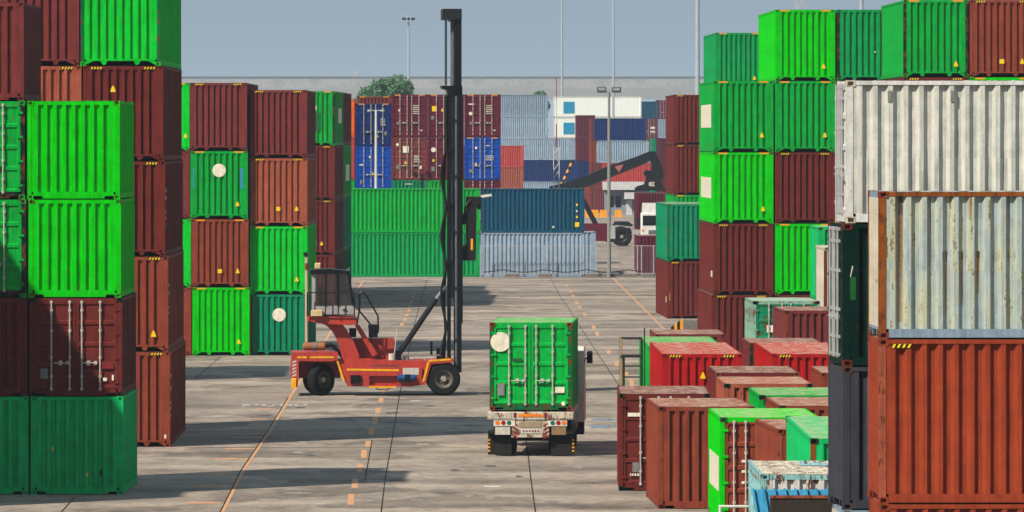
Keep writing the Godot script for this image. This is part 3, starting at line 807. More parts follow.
func far_stacks() -> void:
	var d := 458.2
	side_stack(480.0, d, 0.0, [
		["green container with rust stained foot, long side on the ground beyond the lane", "sea", "end", L40, HC, {"wear": 0.3}],
		["green container lying long side on, above the rust stained one beyond the lane", "green", "end", L40, HC]], true)
	side_stack(584.4, 458.2, 0.0, [
		["pale blue grey container long side behind the wire fence", "silver", "end", 6.75, HC, {"wear": 0.3}],
		["petrol blue container with rusty patches and yellow stickers, on the pale blue grey one", "petrol", "end", 6.75, HC, {"wear": 0.3, "side_marks": [["sticker", 6.13, 0.38, 0.28, 0.30, "yellow"], ["sticker", 6.2, 0.95, 0.12, 0.15, "yellow"], ["sticker", 6.2, 1.35, 0.10, 0.12, "white"], ["sticker", 6.2, 1.75, 0.12, 0.15, "yellow"], ["sticker", 4.66, 0.3, 0.12, 0.14, "white"]]}]], true)
	side_stack(595.7, 464.6, 0.0, [["pale grey container end sticking out behind the wire fence", "silver", "end", L40, HC, {"px": 0.0}]], true)
	stack(636.6, 466.0, 0.0, [["wine container on the ground behind the fence below the white lorry", "plum", "end", L20, STD, {}]])
	# door ends behind the green wall
	d = 474.0
	var dl := [["plate", -0.86, 0.85, 0.16, 0.2, "grey"], ["lines", 0.25, 2.1, 0.5, 5], ["plate", 0.75, 0.42, 0.12, 0.08, "white"]]
	var hid := [["green", "HC"], ["wine", "HC"]]
	var low := func(n: int, where: String) -> Array:
		var t := []
		for i in 2: t.append(["%s container, tier %d under the %s" % [hid[(i + n) % 2][0], i + 1, where], hid[(i + n) % 2][0], "end", L20, HC if n < 9 else STD])
		return t
	stack(355.4, d, 0.0, low.call(9, "blue doors beside the lamp post") + [
		["blue container with doors and yellow triangle behind the white lamp post", "blue", "door", L20, HC, {"marks": [["triangle", -0.05, 0.95], ["plate", -0.3, 2.1, 0.1, 0.15, "white"], ["plate", -0.9, 0.35, 0.14, 0.25, "grey"], ["plate", -0.95, 1.6, 0.25, 0.08, "white"]]}],
		["navy container with doors behind the lamp heads, on the blue one", "navy", "door", L20, HC, {"marks": ["bars", ["lines", 0.5, 1.8, 0.35, 4], ["plate", 0.75, 0.75, 0.15, 0.25, "grey"], ["triangle", 0.25, 0.6]]}]])
	var t2: Array = low.call(0, "brownish doors beside the blue ones")
	t2[1] = ["green container with white lettering, a strip below the brownish doors", "teal", "end", L20, HC, {"marks": [["lines", -0.3, 2.6, 0.6, 1]]}]
	stack(391.5, d, 0.0, t2 + [
		["brownish wine container with doors, large white sticker and yellow triangle", "wine", "door", L20, HC, {"marks": [["plate", -0.45, 1.85, 0.40, 0.45, "white"], ["triangle", -0.27, 1.1], ["plate", -0.9, 0.75, 0.2, 0.28, "grey"], ["plate", 0.65, 0.75, 0.18, 0.22, "white"], ["lines", 0.3, 1.6, 0.5, 4], ["dot", -0.82, 2.4, 0.1]]}],
		["plum container with doors above the brownish one with the white sticker", "plum", "door", L20, HC, {"marks": ["bars", ["plate", -0.75, 1.75, 0.15, 0.14, "white"]] + dl}]])
	stack(391.5 + 2.47 * 14.77, d, 0.0, low.call(1, "plum doors behind the mast") + [
		["plum container with doors and a pale blue round sticker, partly behind the mast", "plum", "door", L20, HC, {"marks": [["dot", -0.85, 2.05, 0.16], ["triangle", -0.85, 1.25], ["plate", -1.0, 0.6, 0.24, 0.3, "grey"]]}],
		["plum container with doors and yellow square sticker, partly behind the mast", "plum", "door", L20, HC, {"marks": ["bars", ["plate", -0.95, 1.75, 0.36, 0.36, "yellow"], ["triangle", -0.25, 1.75], ["plate", -1.0, 1.2, 0.2, 0.25, "grey"]]}]])
	var t4: Array = low.call(0, "blue doors right of the mast")
	t4[1] = ["plum container with doors, a strip below the blue doors by the mast", "plum", "door", L20, HC]
	stack(391.5 + 4.94 * 14.77, d, 0.0, t4 + [
		["blue container with doors and white lettering beside the mast, under a plum one", "blue", "door", L20, HC, {"marks": ["bars", ["triangle", -0.45, 1.0], ["plate", -0.9, 0.5, 0.18, 0.25, "grey"], ["plate", -0.5, 2.1, 0.14, 0.16, "white"], ["lines", 0.2, 2.3, 0.35, 1], ["lines", 0.2, 1.6, 0.6, 3]]}],
		["plum container with doors and logo row, on the blue doors beside the mast", "plum", "door", L20, HC, {"marks": ["bars", ["plate", -0.95, 2.2, 0.4, 0.08, "white"], ["dot", -0.8, 1.6, 0.12]] + dl}]])
	stack(354.4 - W * 14.65, 477.8, 0.0, low.call(1, "orange one beside navy doors") + [
		["coral red container under the orange sliver beside the blue doors", "coral", "end", L20, HC],
		["orange container sliver beside the navy doors", "orange", "end", L20, STD]])
	stack(357.0, 495.0, 0.0, low.call(0, "wine top row behind the navy doors") + [
		["wine container, third tier behind the navy and blue doors", "wine", "end", L20, HC],
		["wine red container showing its top edge above the navy doors", "wine", "end", L20, HC, {"marks": ["bars"]}]])
	# far block
	var block := func(px: float, dd: float, names_: Array, right: bool, side: bool) -> void:
		var t := []
		for q in names_: t.append([q[0], q[1], q[4] if q.size() > 4 else "end", q[2], q[3], q[5] if q.size() > 5 else {}])
		if side: side_stack(px, dd, 0.0, t, right)
		else: stack(px, dd, 0.0, t)
	block.call(548.0, 933.0, [["pale grey container at the foot of the far silver stack", "silver", L40, HC, "end", {"px": 30.0}], ["navy container with long side beside the striped boom", "navy", L40, HC, "end", {"px": 33.0}],
		["silver container with rusty lower edge above the navy one in the far block", "silver", L40, HC, "end", {"px": 21.0}], ["silver container with dark stain, second from top of the far stack", "silver", L40, HC], ["silver container topping the far stack beside plum doors", "steel", L40, HC]], true, true)
	block.call(523.5, 843.0, [["grey container under the salmon one in the far block", "steel", L40, STD], ["salmon container with white side lettering under a coral one", "clay", L40, STD], ["coral container with side lettering on the salmon one", "coral", L40, STD]], true, true)
	block.call(641.4, 972.0, [["wine container at the foot of the white reefer stack", "wine", L40, HC], ["grey container, second tier of the white reefer stack", "steel", L40, HC], ["silver container, third tier of the white reefer stack", "silver", L40, HC],
		["white refrigerated container with cyan square, under its twin", "cream", L40, HC, "end", {"side_mat": flat("reefer_white", Color(0.80, 0.82, 0.79), 0.5, 0, false), "side_marks": [["cyan_emblem", 1.35, 0.55, 1.55, 1.6, "cyan"]]}], ["white refrigerated container with cyan square, on top of its twin", "white", L40, HC, "end", {"side_mat": flat("reefer_white", Color(0.80, 0.82, 0.79), 0.5, 0, false), "side_marks": [["cyan_emblem", 1.35, 0.55, 1.55, 1.6, "cyan"]]}]], true, true)
	block.call(594.0, 816.0, [["wine container on the ground below the coral long side", "wine", L20, HC], ["coral red container long side behind the reach stacker boom", "coral", L20, HC, "end", {"px": 8.0}],
		["pale silver container with rusty top edge under the navy one", "silver", L20, STD, "end", {"px": 3.0}], ["navy container with white lettering in front of the white reefers", "navy", L20, STD]], false, true)
	block.call(576.0, 886.0, [["rust container at the foot of the wine pair left of the navy one", "rust", L20, HC], ["navy container below the wine pair beside the striped boom", "navy", L20, HC], ["wine container, lower of the pair left of the navy one", "plum", L20, HC], ["wine container, upper of the pair left of the navy one", "plum", L20, HC]], false, false)
	block.call(590.0, 826.0, [["wine container on the ground in the narrow gap by the navy one", "wine", L20, HC], ["wine container, second tier in the gap by the navy one", "wine", L20, HC], ["brown container, third tier in the gap by the navy one", "brown", L20, STD], ["wine container, fourth tier in the gap by the navy one", "wine", L20, STD]], false, false)
	block.call(641.5, 1045.0, [["wine container on the ground below the far plum doors", "wine", L20, HC], ["silver container, second tier below the far plum doors", "silver", L20, HC], ["wine container, third tier below the far plum doors", "wine", L20, HC], ["plum container with doors and white notices in the far block", "plum", L20, HC, "door", {"marks": [["plate", 0.1, 0.8, 0.7, 0.3, "white"], ["plate", 0.1, 1.4, 0.7, 0.3, "white"]]}], ["petrol blue container on the far plum doors", "petrol", L20, STD, "end", {}]], false, false)
	block.call(656.6, 1060.0, [["grey container on the ground by the far petrol blue column", "steel", L20, HC], ["plum container, second tier by the far petrol blue column", "plum", L20, HC], ["wine container, third tier by the far petrol blue column", "wine", L20, HC], ["silver container below the far plum doors near the maroon column", "silver", L20, HC], ["plum container with doors, top of the far column beside the maroon one", "plum", L20, HC, "door"]], false, false)
	block.call(651.4, 856.0, [["teal container on the ground of the narrow teal column", "teal", L20, HC], ["wine container, second tier of the narrow teal column", "wine", L20, HC], ["teal container sliver behind the reach stacker head", "teal", L20, HC]], false, false)
	block.call(658.0, 815.0, [["plum container on the ground beside the teal column", "plum", L20, HC], ["plum container, second tier beside the teal column", "plum", L20, HC], ["plum container sliver between the teal one and the maroon column", "plum", L20, HC]], false, false)

# ---------------------------------------------------------------- ground and its markings
func make_ground() -> void:
	var st := start()
	var ds := [-400.0, 0.0, 100.0, 150.0, 175.0, 220.0, 300.0, 380.0, 467.0, 473.0, 1200.0, 9000.0]
	for i in ds.size() - 1:
		var a: float = ds[i]
		var b: float = ds[i + 1]
		var ya := rise(a)
		var yb := rise(b)
		var pts := [Vector3(-2500, ya, -a), Vector3(-2500, yb, -b), Vector3(2500, yb, -b), Vector3(2500, ya, -a)]
		for k in [0, 1, 2, 0, 2, 3]:
			st.set_uv(Vector2(pts[k].x, pts[k].z))
			st.set_uv2(Vector2(pts[k].x, pts[k].z))
			st.add_vertex(pts[k])
	var m := StandardMaterial3D.new()
	m.albedo_color = Color(0.72, 0.665, 0.595)
	m.albedo_texture = tex.concrete
	m.uv1_scale = Vector3(1.0 / 17.0, 1.0 / 31.0, 1)
	m.detail_enabled = true
	m.detail_blend_mode = BaseMaterial3D.BLEND_MODE_MUL
	m.detail_albedo = tex.traffic
	m.detail_uv_layer = BaseMaterial3D.DETAIL_UV_2
	m.uv2_scale = Vector3(1.0 / 71.0, 1.0 / 127.0, 1)
	m.uv2_offset = Vector3(0.31, 0.17, 0)
	m.roughness = 0.88
	m.metallic_specular = 0.3
	var g := structure("ground", done(st), m)
	# joints between the concrete slabs
	var dark := flat("joint_sealant", Color(0.10, 0.095, 0.09), 0.9)
	for line in [[[379, 530], [385, 480], [399, 398], [413, 330], [427, 280]], [[538, 530], [531, 480], [524, 420], [517, 360]], [[560, 296], [590, 342], [618, 384], [640, 418]], [[551, 279], [560, 296]], [[54, 520], [75, 497]], [[194, 380], [221, 356.5]], [[365, 480], [372, 440]]]:
		strip(g, "slab_joint", line, 0.034, 0.004, dark)
	for q in [[300, 420, 404.5], [186, 470, 447.5], [430, 620, 341], [380, 640, 300]]:
		strip(g, "slab_joint", [[q[0], q[2]], [q[1], q[2]]], 0.06, 0.004, dark, true)
	# orange lines
	var orange := StandardMaterial3D.new()
	orange.albedo_color = Color(0.76, 0.47, 0.16)
	orange.albedo_texture = tex.paint
	orange.uv1_triplanar = true
	orange.uv1_world_triplanar = true
	orange.uv1_scale = Vector3.ONE * 0.2
	orange.detail_enabled = true
	orange.detail_albedo = tex.dust
	orange.detail_uv_layer = BaseMaterial3D.DETAIL_UV_2
	orange.uv2_triplanar = true
	orange.uv2_world_triplanar = true
	orange.uv2_scale = Vector3.ONE * 0.6
	orange.roughness = 0.85
	strip(g, "painted_line", [[213, 530], [222, 512], [243, 470], [270, 430], [290, 397], [310, 366], [335, 325], [356, 292], [364, 280]], 0.115, 0.004, orange)
	strip(g, "painted_line", [[610, 275], [614, 279], [640, 305], [664, 329], [690, 356]], 0.10, 0.004, orange)
	strip(g, "slab_joint", [[211.2, 530], [220.2, 512], [241.3, 470], [268.4, 430], [288.5, 397]], 0.035, 0.008, dark)
	var dash := [[351, 505, 494], [355, 488, 479], [360, 472, 464], [364, 458, 450], [368, 447, 441], [371.5, 435, 428], [375, 424, 417], [378, 413.5, 408], [381, 402.5, 398], [383, 394, 390], [402, 326, 323], [405, 321, 318], [407, 316.5, 314], [409, 311.8, 309.6], [410, 307, 305], [411.5, 302.5, 300.5], [413, 298, 296.5], [414.5, 293.5, 292], [415.5, 289.5, 288.3],
		[567.5, 284.6, 286.4], [571.5, 290.5, 292.5], [574, 295, 297], [577.5, 301.5, 304], [580.5, 306, 308.5], [585.5, 313, 316], [594.5, 325.5, 329], [598, 332, 336], [609.5, 350, 354], [617.5, 362, 366], [627, 372, 376], [632.5, 379, 386]]
	for q in dash: strip(g, "painted_dash", [[q[0] - 0.4, maxf(q[1], q[2])], [q[0] + (0.4 if q[0] < 455 else -1.2), minf(q[1], q[2])]], 0.17, 0.005, orange)
	for q in [[187, 221.5, 503], [195, 231.5, 487], [205, 236.5, 473], [213, 248, 459], [225, 255, 448.6], [231.5, 263, 437.4], [235, 269.7, 428], [246.4, 266, 419], [255, 275, 409]]:
		strip(g, "painted_tick", [[q[0], q[2]], [q[1], q[2]]], 0.35, 0.004, orange, true)
	var white := flat("road_white", Color(0.78, 0.77, 0.74), 0.85)
	for q in [[364, 376, 288, 0.4], [363, 373, 293.3, 0.4], [360, 369, 300.5, 0.5], [362, 367, 307.4, 0.5], [484, 500, 486.5, 0.25], [410, 420, 401, 0.3]]:
		strip(g, "painted_tick", [[q[0], q[2]], [q[1], q[2]]], q[3], 0.004, white, true)
	scrawl(g, 238, 304, 405.5, white)
	# oil and soot stains, a puddle
	var oil := flat("oil", Color(0.30, 0.28, 0.26), 0.6)
	var rng := RandomNumberGenerator.new()
	rng.seed = 5
	for q in [[340, 419, 0.5, 1.2], [352, 420.5, 0.3, 0.8], [375, 419.5, 0.3, 0.9], [326, 418.5, 0.35, 0.7], [389, 428, 0.2, 0.6], [362, 429, 0.2, 0.5], [300, 407.5, 0.2, 0.6], [430, 406, 0.2, 0.7], [490, 466, 0.2, 0.6], [455, 470, 0.15, 0.7]]:
		blot(g, "oil_stain", q[0], q[1], q[2], q[3], oil, rng)
	var patch := flat("dark_concrete", Color(0.55, 0.52, 0.475), 0.85)
	for i in 130:
		var py := 285.0 + 225.0 * rng.randf()
		var px := rng.randf_range(190, 650) if py < 440 else rng.randf_range(150, 610)
		blot(g, "concrete_stain", px, py, rng.randf_range(0.05, 0.45), rng.randf_range(0.15, 0.9), oil if i % 6 == 0 else patch, rng)
	var wet := StandardMaterial3D.new()
	wet.albedo_color = Color(0.22, 0.22, 0.22)
	wet.roughness = 0.06
	for q in [[604, 419.5, 0.55, 1.3], [600, 426.5, 0.42, 1.5], [612, 426, 0.2, 0.9]]: blot(g, "puddle", q[0], q[1], q[2], q[3], wet, rng)
func strip(parent: Node3D, called: String, pts: Array, width: float, up: float, mat: Material, across := false) -> void:
	var st := start()
	for i in pts.size() - 1:
		var a := gp(pts[i][0], pts[i][1], up)
		var b := gp(pts[i + 1][0], pts[i + 1][1], up)
		var n := maxi(1, int(absf(a.z - b.z) / 12.0))
		var side := Vector3(0, 0, width) if across else Vector3(width / 2, 0, 0)
		for k in n:
			var p := a.lerp(b, float(k) / n)
			var q := a.lerp(b, float(k + 1) / n)
			p.y = rise(-p.z) + up
			q.y = rise(-q.z) + up
			if across: quad(st, p + side, p - side, q - side, q + side)
			else: quad(st, p - side, q - side, q + side, p + side)
	part(called, done(st), mat, parent)
func blot(parent: Node3D, called: String, px: float, py: float, rx: float, rz: float, mat: Material, rng: RandomNumberGenerator) -> void:
	var st := start()
	var c := gp(px, py, 0.004)
	var pts := []
	for i in 22: pts.append(c + Vector3(cos(TAU * i / 22) * rx, 0, sin(TAU * i / 22) * rz) * rng.randf_range(0.55, 1.1))
	for i in 22: tri(st, c, pts[i], pts[(i + 1) % 22])
	part(called, done(st), mat, parent)
func scrawl(parent: Node3D, x0: float, x1: float, py: float, mat: Material) -> void:      # worn white lettering on the concrete, no longer readable
	var rng := RandomNumberGenerator.new()
	rng.seed = 9
	var st := start()
	var x := x0
	while x < x1:
		var a := gp(x, py, 0.004)
		for k in 4:
			var p := a + Vector3(rng.randf_range(0, 0.18), 0, rng.randf_range(-0.9, 0.9))
			var w := rng.randf_range(0.05, 0.16)
			var l := rng.randf_range(0.15, 0.5)
			quad(st, p, p + Vector3(0, 0, -l), p + Vector3(w, 0, -l), p + Vector3(w, 0, 0))
		x += rng.randf_range(6, 9)
	part("worn_lettering", done(st), mat, parent)

# ---------------------------------------------------------------- far background
func background() -> void:
	var d := 3600.0
	var v := thing("viaduct", "long pale elevated expressway in the haze behind the yard", "viaduct", Vector3(0, 0.79, -d))
	var y := func(py: float) -> float: return yat(py, d) - 0.79
	var concrete := flat("far_concrete", Color(0.58, 0.575, 0.56), 0.9)
	part("deck", boxm(Vector3(-900, y.call(99.0), -9), Vector3(900, y.call(88.5), 9)), flat("far_deck", Color(0.53, 0.525, 0.51), 0.9), v)
	part("noise_barrier", boxm(Vector3(-900, y.call(88.4), 8.0), Vector3(900, y.call(79.0), 8.6)), speckled(), v)
	part("handrail", boxm(Vector3(-900, y.call(78.9), 7.9), Vector3(900, y.call(76.6), 8.7)), flat("far_rail", Color(0.30, 0.30, 0.30), 0.8), v)
	for i in 26: part("pier", boxm(Vector3(-3 + (i - 13) * 68.0, 0, -3), Vector3(3 + (i - 13) * 68.0, y.call(99.05), 3)), concrete, v)
	var tower := thing("distant_tower", "faint thin mast on the skyline above the expressway", "mast", Vector3(xat(328.5, 4300.0), 0.79, -4300))
	part("shaft", boxm(Vector3(-0.4, 0, -0.4), Vector3(0.4, yat(69, 4300.0), 0.4)), concrete, tower)
	var block := thing("distant_block", "faint square building above the expressway", "building", Vector3(xat(356.5, 4400.0), 0.79, -4400))
	part("wall", bevelm(Vector3(-1.6, 0, -2), Vector3(1.6, yat(73, 4400.0), 2), 0.2), concrete, block)
	part("roof_hut", boxm(Vector3(-0.9, yat(73, 4400.0) + 0.01, -1), Vector3(0.4, yat(72, 4400.0), 1)), concrete, block)
	tree("broad leafy tree rising behind the navy and plum doors", 391, 800.0, 11.6, 72.5, 3.9, 41)
	tree("small tree peeping over the silver containers", 540, 1010.0, 9.8, 90, 1.8, 43)
	mast("high mast with a ring of floodlights above the leafy tree", 408.5, 900.0, 14.0, true, 0.15)
	mast("slender light pole rising out of the picture behind the white reefers", 562.0, 1010.0, -60, true, 0.16)
	mast("slender light pole in front of the white reefers, rising out of the picture", 613.5, 846.0, -60, true, 0.14)
	mast("thick pale light pole beside the stepped green stacks", 697.5, 520.0, -110, true, 0.17)
	mast("pale light pole behind the teal green top container", 861.5, 520.0, -110, true, 0.16)
	lattice("grey lattice mast rising behind the highest vivid green container", 799.0, 640.0, -90, 0.6, "zinc", "zinc")
	lattice("thin red and white lattice mast beside the white reefers", 556.4, 480.0, 77.0, 0.38, "far_red", "lattice_white")
func speckled() -> StandardMaterial3D:
	var m := flat("far_barrier", Color(0.62, 0.615, 0.60), 0.9, 0, false)
	m.albedo_texture = tex.concrete
	m.uv1_triplanar = true
	m.uv1_world_triplanar = true
	m.uv1_scale = Vector3.ONE * 0.012
	return m
func mast(label: String, px: float, d: float, top_py: float, ring: bool, r: float) -> void:
	var o := thing("light_mast", label, "light mast", Vector3(xat(px, d), rise(d), -d))
	var h := yat(top_py, d) - rise(d)
	var grey := flat("mast_grey", Color(0.60, 0.65, 0.68), 0.6)
	var st := start()
	tube(st, Vector3(0, 0, 0), Vector3(0, h, 0), r * 1.25, 10, r * 0.75)
	part("pole", done(st), grey, o)
	if ring:
		st = start()
		for i in 12:
			var a := Vector3(cos(TAU * i / 12), 0, sin(TAU * i / 12)) * 0.62
			var b := Vector3(cos(TAU * (i + 1) / 12), 0, sin(TAU * (i + 1) / 12)) * 0.62
			tube(st, a + Vector3(0, h - 0.6, 0), b + Vector3(0, h - 0.6, 0), 0.05, 5)
			if i % 3 == 0: tube(st, Vector3(0, h - 0.5, 0), a + Vector3(0, h - 0.6, 0), 0.04, 5)
		tube(st, Vector3(0, h, 0), Vector3(0, h + 0.5, 0), 0.02, 5)
		part("ring", done(st), grey, o)
		for i in 8:
			var f := part("floodlight", cached("flood", func(): return bevelm(Vector3(-0.16, -0.14, -0.1), Vector3(0.16, 0.16, 0.12), 0.04)), flat("flood_case", Color(0.18, 0.20, 0.22), 0.5), o)
			f.position = Vector3(cos(TAU * i / 8) * 0.72, h - 0.62, sin(TAU * i / 8) * 0.72)
			f.rotation = Vector3(0.5, -TAU * i / 8 + PI / 2, 0)
func lattice(label: String, px: float, d: float, top_py: float, w: float, low: String, high: String) -> void:
	var o := thing("lattice_mast", label, "lattice mast", Vector3(xat(px, d), rise(d), -d))
	var h := yat(top_py, d) - rise(d)
	flat("far_red", Color(0.55, 0.22, 0.22), 0.6)
	flat("lattice_white", Color(0.75, 0.76, 0.76), 0.6)
	flat("zinc", Color(0.68, 0.67, 0.63), 0.5, 0.0)
	var secs := 8
	for s in secs:
		var st := start()
		var y0 := h * s / secs
		var y1 := h * (s + 1) / secs
		if s >= 5 and low != "zinc":
			tube(st, Vector3(0, y0, 0), Vector3(0, y1, 0), 0.05 - 0.01 * (s - 5), 6)
			part("section", done(st), mats[low] if s % 2 == 1 else mats[high], o)
			continue
		for q in [[-1, -1], [1, -1], [1, 1], [-1, 1]]:
			tube(st, Vector3(q[0] * w / 2, y0, q[1] * w / 2), Vector3(q[0] * w / 2, y1, q[1] * w / 2), 0.028, 5)
		var n := maxi(2, int((y1 - y0) / (w * 1.3)))
		for k in n:
			var a := lerpf(y0, y1, float(k) / n)
			var b := lerpf(y0, y1, float(k + 1) / n)
			var f := 1 if k % 2 == 0 else -1
			for z in [-1, 1]:
				tube(st, Vector3(-f * w / 2, a, z * w / 2), Vector3(f * w / 2, b, z * w / 2), 0.018, 4)
				tube(st, Vector3(z * w / 2, a, -f * w / 2), Vector3(z * w / 2, b, f * w / 2), 0.018, 4)
		part("section", done(st), mats[high], o)
func tree(label: String, px: float, d: float, base_r: float, top_py: float, half: float, sd: int) -> void:
	var o := thing("tree", label, "tree", Vector3(xat(px, d), rise(d), -d))
	var h := yat(top_py, d) - rise(d)
	var bark := flat("bark", Color(0.28, 0.22, 0.17), 0.9)
	var rng := RandomNumberGenerator.new()
	rng.seed = sd
	var st := start()
	tube(st, Vector3.ZERO, Vector3(0.1, h * 0.45, 0), 0.32, 10, 0.2)
	for i in 7:
		var a := rng.randf_range(0, TAU)
		tube(st, Vector3(0.1, h * rng.randf_range(0.35, 0.45), 0), Vector3(cos(a) * half * 0.7, h * rng.randf_range(0.6, 0.85), sin(a) * half * 0.7), 0.13, 6, 0.04)
	part("trunk", done(st), bark, o)
	var leaf := StandardMaterial3D.new()
	leaf.albedo_color = Color.WHITE
	leaf.vertex_color_use_as_albedo = true
	leaf.roughness = 0.7
	leaf.backlight_enabled = true
	leaf.backlight = Color(0.35, 0.45, 0.2)
	st = start()
	var clumps := []
	var n := 80 if half > 3 else 20
	for i in n:
		var t := acos(rng.randf_range(-0.75, 1.0))
		var a := rng.randf_range(0, TAU)
		var rr := half * (0.55 + 0.45 * sqrt(rng.randf())) * (1.0 + 0.22 * sin(3.0 * a + sd) * sin(t))
		clumps.append([Vector3(cos(a) * sin(t) * rr * 0.86, h - half * 1.02 + cos(t) * rr * 0.84, sin(a) * sin(t) * rr * 0.86), rng.randf_range(0.17, 0.27) * half])
	for c in clumps:
		var tone := rng.randf_range(0.75, 1.25)
		for k in 190:
			var dir := Vector3(rng.randfn(), rng.randfn() * 0.8, rng.randfn()).normalized()
			var p: Vector3 = c[0] + dir * c[1] * (0.55 + 0.45 * rng.randf())
			if p.y > h: continue
			var u := Vector3(rng.randfn(), rng.randfn(), rng.randfn()).normalized()
			var w := u.cross(dir + Vector3(0.01, 0.02, 0)).normalized()
			var s := rng.randf_range(0.10, 0.22)
			var g := tone * rng.randf_range(0.8, 1.2)
			st.set_color(Color(0.030 * g, 0.095 * g, 0.028 * g))
			quad(st, p - u * s, p + w * s * 0.6, p + u * s, p - w * s * 0.6)
	part("crown", done(st), leaf, o)

# ---------------------------------------------------------------- fence, poles, far yard furniture
func furniture() -> void:
	var d := 457.4
	var f := thing("wire_fence", "galvanised wire mesh fence in front of the pale blue grey container", "fence", Vector3(xat(480, d), rise(d), -d))
	var steel := flat("galvanised", Color(0.63, 0.64, 0.64), 0.45, 0.1)
	var w := xat(656, d) - xat(480, d)
	for px in [480.5, 512, 545, 584, 597, 610.5, 637.5, 641.5, 653.5]:
		part("post", cached("fpost", func(): return tubem([Vector3.ZERO, Vector3(0, 2.1, 0)], 0.035, 8)), steel, f).position = Vector3(xat(px, d) - xat(480, d), 0, 0)
	for y in [0.25, 2.05]: part("rail", tubem([Vector3(0, y, 0), Vector3(w, y, 0)], 0.022, 6), steel, f)
	var st := start()
	var n := int(w / 0.16)
	for i in range(-12, n):
		for s in [0, 1]:
			var x0 := i * 0.16
			var x1 := x0 + 1.8
			var ya := 0.25
			var yb := 2.05
			if x0 < 0:
				ya += -x0
				x0 = 0
			if x1 > w:
				yb -= x1 - w
				x1 = w
			if yb - ya < 0.05: continue
			var a := Vector3(x0, ya if s == 0 else 2.3 - ya, 0.012)
			var b := Vector3(x1, yb if s == 0 else 2.3 - yb, 0.012)
			tube(st, a, b, 0.003, 3)
	var mesh_ := part("mesh", done(st), steel, f)
	mesh_.set_meta("kind", "stuff")
	# cable sagging along the fence and the concrete blocks on its foot
	st = start()
	var prev := Vector3(xat(483, d), yat(272, d), -d + 0.25)
	for i in range(1, 41):
		var px := 483.0 + 160.0 * i / 40
		var p := Vector3(xat(px, d), yat(269.5 + 2.6 * absf(sin(px * 0.075)), d), -d + 0.25)
		tube(st, prev, p, 0.03, 5)
		prev = p
	var cb := part("cable", done(st), flat("cable_black", Color(0.03, 0.03, 0.03), 0.6), self)
	cb.name = numbered("hanging_cable")
	tag(cb, "black cable sagging along the foot of the wire fence", "cable")
	var conc := flat("block_concrete", Color(0.42, 0.40, 0.37), 0.9)
	for px in [512.0, 545.0, 592.0, 609.0, 630.0, 648.0]:
		var k := thing("concrete_block", "low concrete footing block along the wire fence", "concrete block", Vector3(xat(px, d), rise(d), -d + 0.45), 0.0, "footing blocks along the wire fence")
		part("block", cached("fblock", func(): return bevelm(Vector3(-0.45, 0, -0.15), Vector3(0.45, 0.26, 0.15), 0.04)), conc, k)
	# pole with two floodlights
	d = 456.6
	var p := thing("floodlight_pole", "tall concrete pole with twin floodlights standing at the wire fence", "light pole", Vector3(xat(609, d), rise(d), -d))
	var h := yat(92, d) - rise(d)
	st = start()
	tube(st, Vector3.ZERO, Vector3(0, h, 0), 0.13, 12, 0.09)
	part("pole", done(st), flat("pole_concrete", Color(0.50, 0.50, 0.48), 0.85), p)
	part("crossarm", boxm(Vector3(-0.8, h - 0.05, -0.05), Vector3(0.8, h + 0.03, 0.05)), steel, p)
	for s in [-1, 1]:
		var fl := part("floodlight", bevelm(Vector3(-0.30, 0, -0.1), Vector3(0.30, 0.30, 0.12), 0.05), flat("flood_case", Color(0.18, 0.20, 0.22), 0.5), p)
		fl.position = Vector3(s * 0.48, h + 0.035, 0.05)
		part("lens", boxm(Vector3(-0.23, 0.06, 0.121), Vector3(0.23, 0.25, 0.13)), flat("lens", Color(0.55, 0.57, 0.58), 0.2), fl)
	part("junction_box", bevelm(Vector3(0.10, yat(244, d), -0.1), Vector3(0.42, yat(231, d), 0.15), 0.02), flat("box_grey", Color(0.62, 0.64, 0.64), 0.5), p)
	# lamp post in front of the blue doors
	d = 471.0
	var l := thing("lamp_post", "white lamp post with two short arms before the blue doors", "lamp post", Vector3(xat(376, d), rise(d), -d))
	h = yat(110.5, d) - rise(d)
	st = start()
	tube(st, Vector3.ZERO, Vector3(0, h, 0), 0.13, 10, 0.08)
	part("post", done(st), flat("post_white", Color(0.74, 0.75, 0.72), 0.6), l)
	part("arm", tubem([Vector3(-0.55, h, 0), Vector3(0.55, h, 0)], 0.03, 6), mats["post_white"], l)
	for s in [-1, 1]: part("lamp_head", bevelm(Vector3(s * 0.45 - 0.13, h - 0.08, -0.12), Vector3(s * 0.45 + 0.13, h + 0.06, 0.12), 0.04), flat("head", Color(0.55, 0.62, 0.58), 0.4), l)
	# yellow barriers and the office far behind
	for q in [[585.0, 598.6], [599.7, 607.0], [614.7, 622.0]]:
		var dd := 767.0
		var wd: float = (q[1] - q[0]) * dd / FOCAL
		var b := thing("plastic_barrier", "yellow plastic barrier on the far yard by the reach stacker", "barrier", Vector3(xat(q[0], dd), 0.79, -dd), 0.0, "yellow barriers far behind the fence")
		part("body", prism([Vector2(0, 0), Vector2(wd, 0), Vector2(wd, 0.2), Vector2(wd - 0.04, 0.82), Vector2(0.04, 0.82), Vector2(0, 0.2)], -0.25, 0.25), flat("barrier_yellow", Color(0.86, 0.58, 0.04), 0.5), b)
		part("foot", boxm(Vector3(-0.02, 0.0, 0.25), Vector3(wd + 0.02, 0.16, 0.4)), mats["barrier_yellow"], b)
	var dd := 790.0
	var of := thing("site_office", "low white site office with flat roofs below the coral container", "building", Vector3(xat(605, dd), 0.79, -dd))
	var Y := func(py: float) -> float: return yat(py, dd) - 0.79
	var X := func(px: float) -> float: return xat(px, dd) - xat(605, dd)
	var ow := flat("office_white", Color(0.72, 0.73, 0.73), 0.7)
